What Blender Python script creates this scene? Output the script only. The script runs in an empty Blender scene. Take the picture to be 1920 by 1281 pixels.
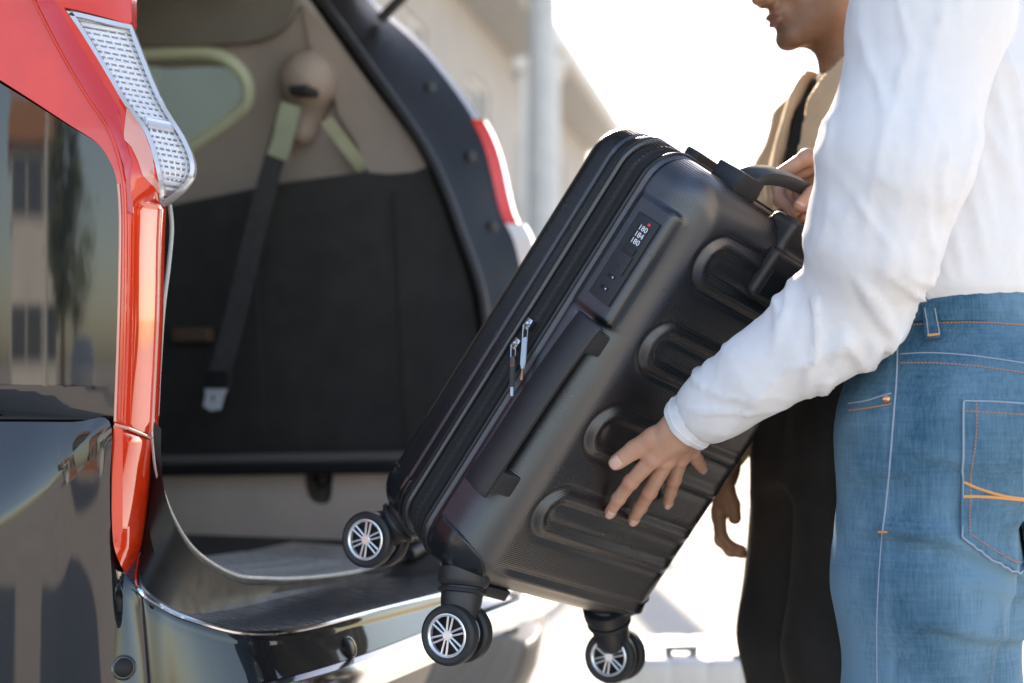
import bpy, bmesh, math, random
import numpy as np
from mathutils import Vector, Matrix, noise
from mathutils.bvhtree import BVHTree
from mathutils.geometry import delaunay_2d_cdt

random.seed(7); np.random.seed(7)
S = bpy.context.scene
COL = S.collection

# ------------------------------------------------------------------ camera
FPX, HZ, CAMH = 2667.0, 740.0, 0.88          # focal length and horizon in 1920-wide pixels, camera height
PITCH = math.atan((HZ - 640.5) / FPX)
cam = bpy.data.cameras.new('camera'); camo = bpy.data.objects.new('camera', cam); COL.objects.link(camo)
camo.location = (0, 0, CAMH); camo.rotation_euler = (math.pi / 2 + PITCH, 0, 0)
cam.sensor_width = 36; cam.lens = 36 * FPX / 1920
cam.clip_start = 0.05; cam.clip_end = 3000
cam.dof.use_dof = True; cam.dof.focus_distance = 1.76; cam.dof.aperture_fstop = 2.5
S.camera = camo

# ------------------------------------------------------------------ light
SUN_AZ, SUN_EL = math.radians(-3), math.radians(33)     # clockwise from +Y
w = bpy.data.worlds.new('World'); S.world = w; w.use_nodes = True
nt = w.node_tree; nt.nodes.clear()
sky = nt.nodes.new('ShaderNodeTexSky'); sky.sky_type = 'NISHITA'; sky.sun_disc = False
sky.sun_elevation = SUN_EL; sky.sun_rotation = SUN_AZ; sky.air_density = 1.1; sky.dust_density = 1.2; sky.ozone_density = 1.0
bg = nt.nodes.new('ShaderNodeBackground'); bg.inputs[1].default_value = 0.15
wo = nt.nodes.new('ShaderNodeOutputWorld')
nt.links.new(sky.outputs[0], bg.inputs[0]); nt.links.new(bg.outputs[0], wo.inputs[0])
sl = bpy.data.lights.new('sun', 'SUN'); sl.energy = 5.0; sl.angle = math.radians(0.6); sl.color = (1.0, 0.9, 0.76)
so = bpy.data.objects.new('sun', sl); COL.objects.link(so)
to_sun = Vector((math.sin(SUN_AZ) * math.cos(SUN_EL), math.cos(SUN_AZ) * math.cos(SUN_EL), math.sin(SUN_EL)))
so.rotation_euler = (-to_sun).to_track_quat('-Z', 'Y').to_euler(); so.location = to_sun * 30
S.view_settings.view_transform = 'Standard'; S.view_settings.look = 'None'
S.view_settings.exposure = 1.66; S.view_settings.gamma = 1.0; S.view_settings.use_curve_mapping = False
S.view_settings.use_white_balance = True; S.view_settings.white_balance_temperature = 6950; S.view_settings.white_balance_tint = 14   # the camera's own white balance, set for shade
S.cycles.max_bounces = 10; S.cycles.glossy_bounces = 5; S.cycles.transmission_bounces = 8; S.cycles.transparent_max_bounces = 12

# ------------------------------------------------------------------ maths helpers
CAM = np.array([0, 0, CAMH]); cP, sP = math.cos(PITCH), math.sin(PITCH)
def ray(px, py):
    d = ((px - 960) / FPX, 1.0, (640.5 - py) / FPX)
    return np.array([d[0], d[1] * cP - d[2] * sP, d[1] * sP + d[2] * cP])
def at(px, py, depth):                       # point on the pixel's ray at a given distance along +Y
    d = ray(px, py); return CAM + d * (depth / d[1])
def nrm(v):
    v = np.asarray(v, float); return v / np.linalg.norm(v)
def sstep(e0, e1, x):
    t = np.clip((x - e0) / (e1 - e0), 0, 1); return t * t * (3 - 2 * t)
def catmull(pts, n=8, closed=False):
    pts = [np.asarray(p, float) for p in pts]; out = []; N = len(pts)
    rng = range(N) if closed else range(N - 1)
    for i in rng:
        if closed: p0, p1, p2, p3 = pts[(i - 1) % N], pts[i], pts[(i + 1) % N], pts[(i + 2) % N]
        else: p0, p1, p2, p3 = pts[max(i - 1, 0)], pts[i], pts[i + 1], pts[min(i + 2, N - 1)]
        for k in range(n):
            t = k / n
            out.append(0.5 * ((2 * p1) + (-p0 + p2) * t + (2 * p0 - 5 * p1 + 4 * p2 - p3) * t * t + (-p0 + 3 * p1 - 3 * p2 + p3) * t ** 3))
    if not closed: out.append(pts[-1])
    return np.array(out)
def resample(P, n):
    P = np.asarray(P, float); s = np.r_[0, np.cumsum(np.linalg.norm(np.diff(P, axis=0), axis=1))]
    q = np.linspace(0, s[-1], n); return np.stack([np.interp(q, s, P[:, k]) for k in range(P.shape[1])], 1)

# ------------------------------------------------------------------ objects
def thing(name, loc, label, cat, group=None):
    o = bpy.data.objects.new(name, None); COL.objects.link(o); o.location = loc; o.empty_display_size = 0.1
    o['label'] = label; o['category'] = cat
    if group: o['group'] = group
    return o
def base_of(o):
    v = Vector((0, 0, 0))
    while o is not None: v = v + o.location; o = o.parent
    return np.array(v)
def mesh_obj(name, V, F, mat, parent=None, smooth=True, auto=None):
    """V in world coordinates; the mesh is stored relative to its parent"""
    V = np.asarray(V, np.float64)
    if parent is not None: V = V - base_of(parent)
    me = bpy.data.meshes.new(name); me.from_pydata([tuple(v) for v in V.tolist()], [], [tuple(f) for f in (F.tolist() if hasattr(F, 'tolist') else F)])
    me.validate(); me.update()
    if smooth:
        me.polygons.foreach_set('use_smooth', [True] * len(me.polygons))
        if auto: me.set_sharp_from_angle(angle=math.radians(auto))
    o = bpy.data.objects.new(name, me); COL.objects.link(o); o.parent = parent
    if mat is not None: me.materials.append(mat)
    return o
def tag(o, label=None, cat=None, kind=None, group=None):
    if label: o['label'] = label
    if cat: o['category'] = cat
    if kind: o['kind'] = kind
    if group: o['group'] = group
    return o
class MB:
    """collects shapes into one mesh"""
    def __init__(s): s.V = []; s.F = []; s.n = 0
    def add(s, V, F):
        V = np.asarray(V, float).reshape(-1, 3); s.V.append(V); s.F += [tuple(i + s.n for i in f) for f in F]; s.n += len(V); return s
    def box(s, c, half, axes=None, bevel=0.0):
        A = np.eye(3) if axes is None else np.array([nrm(a) for a in axes]); c = np.asarray(c, float); h = np.asarray(half, float)
        if bevel <= 0:
            V = [c + (A.T @ (h * np.array(sg))) for sg in [(-1,-1,-1),(1,-1,-1),(1,1,-1),(-1,1,-1),(-1,-1,1),(1,-1,1),(1,1,1),(-1,1,1)]]
            return s.add(V, [(3,2,1,0),(4,5,6,7),(0,1,5,4),(1,2,6,5),(2,3,7,6),(3,0,4,7)])
        bm = bmesh.new(); bmesh.ops.create_cube(bm, size=2.0)
        for v in bm.verts: v.co = Vector(h * np.array(v.co))
        bmesh.ops.bevel(bm, geom=bm.edges[:], offset=bevel, segments=2, profile=0.7, affect='EDGES')
        bm.verts.index_update()
        V = [c + A.T @ np.array(v.co) for v in bm.verts]; F = [[v.index for v in f.verts] for f in bm.faces]; bm.free()
        return s.add(V, F)
    def tube(s, P, r, n=10, caps=True, flat=1.0, up=None):
        P = np.asarray(P, float); N = len(P); r = np.broadcast_to(np.asarray(r, float), (N,))
        T = np.gradient(P, axis=0); T /= np.linalg.norm(T, axis=1)[:, None] + 1e-12
        u = np.array(up, float) if up is not None else (np.array([0, 0, 1.0]) if abs(T[0][2]) < .9 else np.array([1.0, 0, 0]))
        V = []
        for i in range(N):
            a = np.cross(T[i], u); a /= np.linalg.norm(a) + 1e-12; b = np.cross(a, T[i])
            if up is None: u = b
            for k in range(n):
                t = 2 * math.pi * k / n; V.append(P[i] + r[i] * (math.cos(t) * a + flat * math.sin(t) * b))
        F = [(i * n + k, i * n + (k + 1) % n, (i + 1) * n + (k + 1) % n, (i + 1) * n + k) for i in range(N - 1) for k in range(n)]
        if caps: F += [tuple(range(n))[::-1], tuple(range((N - 1) * n, N * n))]
        return s.add(V, F)
    def lathe(s, prof, c, axis, n=32, caps=True):
        """prof: (radius, height along axis)"""
        ax = nrm(axis); a = nrm(np.cross(ax, [0.13, 0.2, 1.0] if abs(ax[2]) < .95 else [1.0, 0, 0])); b = np.cross(ax, a); c = np.asarray(c, float)
        V = []; M = len(prof)
        for (r, hh) in prof:
            for k in range(n):
                t = 2 * math.pi * k / n; V.append(c + ax * hh + r * (math.cos(t) * a + math.sin(t) * b))
        F = [(i * n + k, i * n + (k + 1) % n, (i + 1) * n + (k + 1) % n, (i + 1) * n + k) for i in range(M - 1) for k in range(n)]
        if caps and prof[0][0] > 1e-6: F.append(tuple(range(n))[::-1])
        if caps and prof[-1][0] > 1e-6: F.append(tuple(range((M - 1) * n, M * n)))
        return s.add(V, F)
    def grid(s, G, flip=False):
        G = np.asarray(G, float); m, n = G.shape[:2]
        F = [(i * n + j, i * n + j + 1, (i + 1) * n + j + 1, (i + 1) * n + j) for i in range(m - 1) for j in range(n - 1)]
        if flip: F = [f[::-1] for f in F]
        return s.add(G.reshape(-1, 3), F)
    def done(s, name, mat, parent=None, smooth=True, auto=40):
        return mesh_obj(name, np.concatenate(s.V), s.F, mat, parent, smooth, auto)
def cdt(outline, holes=(), step=None, extra=()):
    """2-D polygon with holes -> points and triangles"""
    pts = [tuple(p) for p in outline]; faces = [list(range(len(pts)))]; edges = []
    n0 = len(pts); edges += [(i, (i + 1) % n0) for i in range(n0)]
    for hpoly in holes:
        k = len(pts); m = len(hpoly); pts += [tuple(p) for p in hpoly]; edges += [(k + i, k + (i + 1) % m) for i in range(m)]
    O = np.array(outline)
    def inside(p, poly):
        x, y = p; c = False; m = len(poly)
        for i in range(m):
            x1, y1 = poly[i]; x2, y2 = poly[(i + 1) % m]
            if (y1 > y) != (y2 > y) and x < (x2 - x1) * (y - y1) / (y2 - y1) + x1: c = not c
        return c
    for p in extra:
        if inside(p, outline): pts.append(tuple(p))
    if step:
        for x in np.arange(O[:, 0].min() + step / 2, O[:, 0].max(), step):
            for y in np.arange(O[:, 1].min() + step / 2, O[:, 1].max(), step):
                if inside((x, y), outline) and not any(inside((x, y), q) for q in holes): pts.append((x, y))
    V, E, F, *_ = delaunay_2d_cdt([Vector(p) for p in pts], edges, [], 0, 1e-7)
    V = [(v.x, v.y) for v in V]; out = []
    for f in F:
        c = (sum(V[i][0] for i in f) / len(f), sum(V[i][1] for i in f) / len(f))
        if inside(c, outline) and not any(inside(c, q) for q in holes): out.append(tuple(f))
    return V, out
def plate(name, outline, fn, off, mat, parent, holes=(), step=None, smooth=True, auto=35, extra=()):
    """polygon with holes mapped to space by fn(p) and given thickness by the vector (or function) off"""
    V2, F = cdt(outline, holes, step, extra); A = np.array([fn(p) for p in V2]); n = len(A)
    B = np.array([a + (off(p) if callable(off) else np.asarray(off, float)) for a, p in zip(A, V2)])
    from collections import Counter
    cnt = Counter((f[i], f[(i + 1) % len(f)]) for f in F for i in range(len(f)))
    FF = list(F) + [tuple(i + n for i in f[::-1]) for f in F]
    for (i, j) in cnt:
        if (j, i) not in cnt: FF.append((j, i, i + n, j + n))
    o = mesh_obj(name, np.r_[A, B], FF, mat, parent, smooth, auto)
    bm = bmesh.new(); bm.from_mesh(o.data); bmesh.ops.recalc_face_normals(bm, faces=bm.faces); bm.to_mesh(o.data); bm.free()
    if smooth and auto: o.data.set_sharp_from_angle(angle=math.radians(auto))
    return o

# ------------------------------------------------------------------ signed distance fields -> meshes
def surface_nets(fn, lo, hi, h, project=2):
    lo = np.array(lo, float); hi = np.array(hi, float); n = np.ceil((hi - lo) / h).astype(int) + 1
    ax = [lo[k] + h * np.arange(n[k]) for k in range(3)]
    vals = np.empty(n, np.float32)
    for i0 in range(0, n[0], 24):                          # slabs keep the memory small
        X, Y, Z = np.meshgrid(ax[0][i0:i0 + 24], ax[1], ax[2], indexing='ij')
        vals[i0:i0 + 24] = fn(np.stack([X, Y, Z], -1).reshape(-1, 3)).reshape(X.shape)
    neg = vals < 0
    corners = [neg[i:n[0] - 1 + i, j:n[1] - 1 + j, k:n[2] - 1 + k] for i in (0, 1) for j in (0, 1) for k in (0, 1)]
    cntn = sum(c.astype(np.int8) for c in corners); act = (cntn > 0) & (cntn < 8)
    idx = np.argwhere(act); vid = -np.ones(act.shape, np.int64); vid[act] = np.arange(len(idx))
    acc = np.zeros((len(idx), 3)); num = np.zeros(len(idx))
    cr = [(i, j, k) for i in (0, 1) for j in (0, 1) for k in (0, 1)]
    for a in cr:
        for k in range(3):
            if a[k] == 0:
                b = list(a); b[k] = 1
                va = vals[idx[:, 0] + a[0], idx[:, 1] + a[1], idx[:, 2] + a[2]]; vb = vals[idx[:, 0] + b[0], idx[:, 1] + b[1], idx[:, 2] + b[2]]
                m = (va < 0) != (vb < 0); t = np.where(m, va / np.where(m, va - vb, 1), 0)
                p = np.tile(np.array(a, float), (len(idx), 1)); p[:, k] += t
                acc[m] += p[m]; num[m] += 1
    V = lo + h * (idx + acc / num[:, None]); F = []
    for k in range(3):
        k1, k2 = (k + 1) % 3, (k + 2) % 3
        sh = [slice(None)] * 3; sh2 = [slice(None)] * 3; sh[k] = slice(0, n[k] - 1); sh2[k] = slice(1, n[k])
        for q in (k1, k2): sh[q] = slice(1, n[q] - 1); sh2[q] = slice(1, n[q] - 1)
        A = neg[tuple(sh)]; B = neg[tuple(sh2)]; E = np.argwhere(A != B); s = A[A != B]
        E[:, k1] += 1; E[:, k2] += 1
        def g(d1, d2):
            c = E.copy(); c[:, k1] -= d1; c[:, k2] -= d2; return vid[c[:, 0], c[:, 1], c[:, 2]]
        q = np.stack([g(1, 1), g(0, 1), g(0, 0), g(1, 0)], 1); q[~s] = q[~s][:, ::-1]; F.append(q)
    F = np.concatenate(F)
    for _ in range(project):
        e = h * 0.4; K = np.array([[1, -1, -1], [-1, -1, 1], [-1, 1, -1], [1, 1, 1]], float); G = 0
        for kk in K: G = G + kk * fn(V + e * kk)[:, None]
        G /= 4 * e; g2 = np.clip((G ** 2).sum(1), .2, 4)
        V = V - np.clip(fn(V) / g2, -h, h)[:, None] * G * 0.8
    return V, F
def smin(a, b, k):
    hh = np.clip(0.5 + 0.5 * (b - a) / k, 0, 1); return b + (a - b) * hh - k * hh * (1 - hh)
def smax(a, b, k): return -smin(-a, -b, k)
def cone(P, a, b, ra, rb):                     # tapered capsule
    a = np.asarray(a, float); b = np.asarray(b, float); ba = b - a
    t = np.clip(((P - a) @ ba) / (ba @ ba), 0, 1); return np.linalg.norm(P - a - t[:, None] * ba, axis=1) - (ra + (rb - ra) * t)
def ellip(P, c, r, M=None):
    q = P - np.asarray(c, float)
    if M is not None: q = q @ np.asarray(M).T
    r = np.asarray(r, float); k0 = np.linalg.norm(q / r, axis=1); k1 = np.linalg.norm(q / (r * r), axis=1) + 1e-9
    return k0 * (k0 - 1) / k1
def rbox2(x, z, hx, hz, r):
    qx = np.abs(x) - hx + r; qz = np.abs(z) - hz + r
    return np.minimum(np.maximum(qx, qz), 0) + np.hypot(np.maximum(qx, 0), np.maximum(qz, 0)) - r
def boxd(P, c, hf, r=0.0):
    q = np.abs(P - np.asarray(c)) - np.asarray(hf) + r
    return np.minimum(q.max(1), 0) + np.linalg.norm(np.maximum(q, 0), axis=1) - r
def nets_obj(name, fn, lo, hi, h, mat, parent, project=2, xf=None, flip=False):
    V, F = surface_nets(fn, lo, hi, h, project)
    if xf is not None: V = xf(V)
    if flip: F = F[:, ::-1]
    return mesh_obj(name, V, F, mat, parent, True)
def bvh_of(*objs):
    V, F = [], []
    for o in objs:
        b = base_of(o); k = len(V); V += [Vector(b) + v.co for v in o.data.vertices]; F += [[i + k for i in p.vertices] for p in o.data.polygons]
    return BVHTree.FromPolygons(V, F)
def hit(bvh, px, py, off=0.0):
    """where the pixel's ray meets a surface that is already built, lifted off it"""
    d = Vector(ray(px, py)).normalized(); p, n, i, t = bvh.ray_cast(Vector(CAM), d)
    if p is None: return None
    if n.dot(d) > 0: n = -n
    return np.array(p + n * off)
def noise3(V, sc, seed=0.0, oct=3):
    sc = np.broadcast_to(np.asarray(sc, float), (3,))
    return np.array([noise.fractal(Vector((v[0] * sc[0] + seed, v[1] * sc[1] + seed * 1.7, v[2] * sc[2] - seed)), 1.0, 2.0, oct) for v in V])

# ------------------------------------------------------------------ materials
def mat(name, col, rough=0.5, metal=0.0, spec=0.5, var=0.0, vscale=8.0, vstretch=(1, 1, 1), bump=0.0, bscale=200.0, coat=0.0, rvar=0.0, col2=None, trans=0.0, ior=1.5, sss=0.0, aniso=None):
    m = bpy.data.materials.new(name); m.use_nodes = True; n = m.node_tree; b = n.nodes['Principled BSDF']; L = n.links
    b.inputs['Base Color'].default_value = (*col, 1); b.inputs['Roughness'].default_value = rough; b.inputs['Metallic'].default_value = metal
    b.inputs['Specular IOR Level'].default_value = spec; b.inputs['Coat Weight'].default_value = coat; b.inputs['Coat Roughness'].default_value = 0.03
    b.inputs['Transmission Weight'].default_value = trans; b.inputs['IOR'].default_value = ior
    if sss: b.inputs['Subsurface Weight'].default_value = sss; b.inputs['Subsurface Radius'].default_value = (0.008, 0.003, 0.0015); b.inputs['Subsurface Scale'].default_value = 1.0
    if var or bump or rvar:
        tc = n.nodes.new('ShaderNodeTexCoord'); mp = n.nodes.new('ShaderNodeMapping'); L.new(tc.outputs['Object'], mp.inputs[0]); mp.inputs['Scale'].default_value = vstretch
        nz = n.nodes.new('ShaderNodeTexNoise'); nz.inputs['Scale'].default_value = vscale; nz.inputs['Detail'].default_value = 7; nz.inputs['Roughness'].default_value = 0.62; L.new(mp.outputs[0], nz.inputs['Vector'])
        if var:
            mx = n.nodes.new('ShaderNodeMix'); mx.data_type = 'RGBA'
            c2 = col2 if col2 else tuple(c * (1 - var) for c in col); c1 = col if col2 else tuple(min(1, c * (1 + var)) for c in col)
            mx.inputs[6].default_value = (*c1, 1); mx.inputs[7].default_value = (*c2, 1)
            rp = n.nodes.new('ShaderNodeMapRange'); rp.inputs[1].default_value = 0.3; rp.inputs[2].default_value = 0.7
            L.new(nz.outputs[0], rp.inputs[0]); L.new(rp.outputs[0], mx.inputs[0]); L.new(mx.outputs[2], b.inputs['Base Color'])
        if rvar:
            r2 = n.nodes.new('ShaderNodeMapRange'); r2.inputs[3].default_value = max(0, rough - rvar); r2.inputs[4].default_value = min(1, rough + rvar); r2.inputs[1].default_value = .3; r2.inputs[2].default_value = .7
            L.new(nz.outputs[0], r2.inputs[0]); L.new(r2.outputs[0], b.inputs['Roughness'])
        if bump:
            n2 = n.nodes.new('ShaderNodeTexNoise'); n2.inputs['Scale'].default_value = bscale; n2.inputs['Detail'].default_value = 4; L.new(mp.outputs[0], n2.inputs['Vector'])
            bp = n.nodes.new('ShaderNodeBump'); bp.inputs['Strength'].default_value = bump; bp.inputs['Distance'].default_value = 0.002; L.new(n2.outputs[0], bp.inputs['Height']); L.new(bp.outputs[0], b.inputs['Normal'])
    return m
M = {}
M['paint'] = mat('black_car_paint', (0.006, 0.006, 0.007), 0.5, spec=0.1, coat=1.0); M['paint'].node_tree.nodes['Principled BSDF'].inputs['Coat IOR'].default_value = 1.66
M['jamb'] = mat('black_jamb_paint', (0.012, 0.011, 0.010), 0.42, spec=0.25, coat=0.05, rvar=0.1, vscale=40)
M['rubber'] = mat('black_rubber', (0.018, 0.018, 0.019), 0.55, var=.3, vscale=60, bump=.15)
M['pad'] = mat('bumper_step_pad', (0.05, 0.055, 0.06), 0.28, rvar=.16, vscale=30, vstretch=(1, 6, 1), var=.4)
M['chrome'] = mat('bumper_chrome', (0.78, 0.78, 0.78), 0.12, metal=1.0, rvar=.05)
M['steel'] = mat('steel', (0.62, 0.63, 0.65), 0.25, metal=1.0, rvar=.1, vscale=120)
M['scuff'] = mat('scuff_plate_silver', (0.55, 0.53, 0.49), 0.33, metal=0.35, var=.2, rvar=.12, vstretch=(1, 5, 1), vscale=25)
M['beige'] = mat('beige_trim', (0.40, 0.325, 0.27), 0.62, var=.12, vscale=5, bump=.2, bscale=350)
M['pale_tan'] = mat('pale_tan_trim', (0.82, 0.65, 0.53), 0.6, var=.1, vscale=5, bump=.2, bscale=350)
M['headliner'] = mat('headliner_grey', (0.30, 0.27, 0.23), 0.9, var=.1, bump=.2, bscale=300)
M['dark_trim'] = mat('dark_trim', (0.038, 0.034, 0.031), 0.65, var=.25, vscale=14, bump=.25, bscale=260)
M['belt'] = mat('seat_belt_webbing', (0.055, 0.05, 0.047), 0.75, var=.25, vscale=60)
M['carpet'] = mat('cargo_carpet', (0.06, 0.055, 0.05), 0.95, var=.3, bump=.6, bscale=500)
M['red_lens'] = mat('red_lens', (0.80, 0.042, 0.008), 0.07, spec=0.4, coat=1.0, sss=0.0, var=.12, vscale=9)
M['red_dark'] = mat('dark_red_lens', (0.62, 0.018, 0.010), 0.08, spec=0.6, coat=1.0)
M['lens_silver'] = mat('lamp_reflector', (0.93, 0.93, 0.93), 0.16, metal=0.12)
M['grey_bezel'] = mat('lamp_bezel', (0.66, 0.66, 0.68), 0.15, metal=0.25, coat=.8)
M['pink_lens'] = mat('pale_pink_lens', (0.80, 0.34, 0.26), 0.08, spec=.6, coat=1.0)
def glass(name, tint=(1, 1, 1), ior=1.5, rough=0.0):
    m = bpy.data.materials.new(name); m.use_nodes = True; n = m.node_tree; n.nodes.clear(); L = n.links
    o = n.nodes.new('ShaderNodeOutputMaterial'); a = n.nodes.new('ShaderNodeBsdfTransparent'); a.inputs[0].default_value = (*tint, 1)
    g = n.nodes.new('ShaderNodeBsdfGlossy'); g.inputs['Roughness'].default_value = 0.03 + rough; g.inputs[0].default_value = (1, 1, 1, 1)
    f = n.nodes.new('ShaderNodeFresnel'); f.inputs[0].default_value = ior; x = n.nodes.new('ShaderNodeMixShader')
    L.new(f.outputs[0], x.inputs[0]); L.new(a.outputs[0], x.inputs[1]); L.new(g.outputs[0], x.inputs[2]); L.new(x.outputs[0], o.inputs[0]); return m
M['clear'] = glass('clear_lens', (0.97, 0.97, 0.98), 1.12); M['tint'] = glass('tinted_window', (0.55, 0.62, 0.60))
M['house_glass'] = mat('window_glass', (0.06, 0.08, 0.10), 0.06, spec=.8)
# ================================================================== the setting
M['concrete'] = mat('pale_concrete', (0.40, 0.365, 0.32), 0.85, var=.14, vscale=0.8, bump=.3, bscale=60)
M['wall_beige'] = mat('beige_render', (0.37, 0.34, 0.305), 0.85, var=.1, vscale=1.2, bump=.2, bscale=40)
M['soffit'] = mat('grey_eave', (0.34, 0.34, 0.325), 0.7, var=.1)
M['white_render'] = mat('white_render', (0.66, 0.65, 0.62), 0.8, var=.08, vscale=1.5)
M['pole'] = mat('concrete_pole', (0.52, 0.52, 0.50), 0.8, var=.12, vscale=6)
M['dark_metal'] = mat('dark_metal', (0.05, 0.055, 0.055), 0.5)
M['orange_wall'] = mat('orange_brown_wall', (0.36, 0.16, 0.07), 0.85, var=.15, vscale=2)
M['bark'] = mat('bark', (0.10, 0.07, 0.05), 0.9, var=.3, vscale=20, vstretch=(1, 1, .2))
M['leaf'] = mat('leaf', (0.075, 0.11, 0.03), 0.5, var=.45, vscale=3)
M['car_white'] = mat('white_car_paint', (0.75, 0.74, 0.72), 0.25, coat=1.0)
M['tyre'] = mat('tyre_rubber', (0.02, 0.02, 0.02), 0.7)

g = MB(); R_ = 700; n_ = 28; xs = np.sign(np.linspace(-1, 1, n_)) * np.abs(np.linspace(-1, 1, n_)) ** 3 * R_
g.grid([[(x, y, 0.0) for y in xs] for x in xs], flip=True)
tag(g.done('ground', M['concrete'], None), kind='structure')

# long beige building across the street: facade runs away from the camera along (0.2, 1)
FD = nrm([0.2, 1, 0]); FN = nrm([1, -0.2, 0]); F0 = np.array([-0.54, 18.0, 0])
def fac(s, z, off=0.0): return F0 + FD * s + np.array([0, 0, z]) + FN * off
bld = thing('building', tuple(F0), 'long beige rendered building with grey overhanging eaves behind the car', 'building')
holes = [[(s, 3.7), (s + 1.1, 3.7), (s + 1.1, 4.98), (s, 4.98)] for s in (-9.5, -6.6, -3.3, 0.0, 3.2, 6.4)] + \
        [[(s, 0.9), (s + 1.3, 0.9), (s + 1.3, 2.3), (s, 2.3)] for s in (-9.5, -6.6, -3.3, 3.2, 6.4)] + [[(1.2, 0.0), (2.4, 0.0), (2.4, 2.3), (1.2, 2.3)]]
holes[-1] = [(1.2, 0.02), (2.4, 0.02), (2.4, 2.3), (1.2, 2.3)]
plate('wall', [(-11.5, 0), (10.8, 0), (10.8, 5.8), (-11.5, 5.8)], lambda p: fac(p[0], p[1]), -FN * 0.25, M['wall_beige'], bld, holes)
b_ = MB().box(fac(-.35, 2.9, -3.2), (11.1, 2.94, 2.9), (FD, FN, (0, 0, 1))); b_.done('wall', M['wall_beige'], bld)
for hq in holes[:-1]:
    s0, s1, z0, z1 = hq[0][0], hq[1][0], hq[0][1], hq[2][1]; m = MB()
    for (a, b, c, d) in ((s0, s0 + .07, z0, z1), (s1 - .07, s1, z0, z1), (s0 + .07, s1 - .07, z0, z0 + .07), (s0 + .07, s1 - .07, z1 - .07, z1), ((s0 + s1) / 2 - .03, (s0 + s1) / 2 + .03, z0 + .07, z1 - .07)):
        m.box(fac((a + b) / 2, (c + d) / 2, -.1), ((b - a) / 2, .05, (d - c) / 2), (FD, FN, (0, 0, 1)))
    win = m.done('window', M['white_render'], bld)
    MB().box(fac((s0 + s1) / 2, (z0 + z1) / 2, -.12), ((s1 - s0) / 2 - .06, .01, (z1 - z0) / 2 - .06), (FD, FN, (0, 0, 1))).done('pane', M['house_glass'], win)
    MB().box(fac((s0 + s1) / 2, z0 - .05, .06), ((s1 - s0) / 2 + .1, .09, .045), (FD, FN, (0, 0, 1))).done('sill', M['soffit'], win)
d_ = MB().box(fac(1.8, 1.15, -.14), (.58, .03, 1.12), (FD, FN, (0, 0, 1))).done('door', M['dark_metal'], bld)
MB().box(fac(2.2, 1.1, -.08), (.02, .03, .08), (FD, FN, (0, 0, 1))).done('handle', M['steel'], d_)
m = MB(); m.box(fac(-.35, 5.95, -2.3), (11.6, 3.0, .14), (FD, FN, (0, 0, 1)))
rf = m.done('roof', M['soffit'], bld)
MB().box(fac(-.35, 5.98, .76), (11.6, .06, .1), (FD, FN, (0, 0, 1))).done('gutter', M['white_render'], rf)

# utility pole and the white pier beside it
pp = at(1018, 740, 12.0); px_, py_ = pp[0], pp[1]
pole = thing('utility_pole', (px_, py_, 0), 'tall grey concrete utility pole in front of the beige building', 'pole')
MB().lathe([(.135, 0), (.13, 2.5), (.115, 6), (.10, 9.5), (.0, 9.52)], (px_, py_, 0), (0, 0, 1), 20).done('shaft', M['pole'], pole)
MB().box((px_, py_, 8.7), (.8, .06, .06)).done('crossarm', M['dark_metal'], pole)
for s in (-.65, .65): MB().lathe([(.04, 0), (.06, .05), (.03, .09), (.06, .13), (.0, .17)], (px_ + s, py_, 8.76), (0, 0, 1), 12).done('insulator', M['white_render'], pole)
q = at(1012, 740, 13.6)
pier = thing('gate_pier', (q[0], q[1], 0), 'broad white rendered pier standing behind the utility pole', 'pier')
MB().box((q[0], q[1], 1.98), (.19, .19, 1.98), bevel=.02).done('shaft', M['white_render'], pier)
MB().box((q[0], q[1], 4.02), (.25, .25, .06), bevel=.02).done('cap', M['white_render'], pier)
q = at(1384, 740, 46.0)
lampo = thing('street_lamp', (q[0], q[1], 0), 'thin distant street lamp post against the white sky', 'street lamp')
MB().lathe([(.12, 0), (.09, 4), (.07, 9.8), (0, 9.82)], (q[0], q[1], 0), (0, 0, 1), 12).done('post', M['pole'], lampo)
MB().tube([(q[0], q[1], 9.6), (q[0] + .1, q[1], 10.0), (q[0] + .5, q[1], 10.2)], .04, 8).done('arm', M['pole'], lampo)
MB().box((q[0], q[1], 7.9), (.14, .12, .5), bevel=.02).done('box', M['dark_metal'], lampo)

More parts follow.
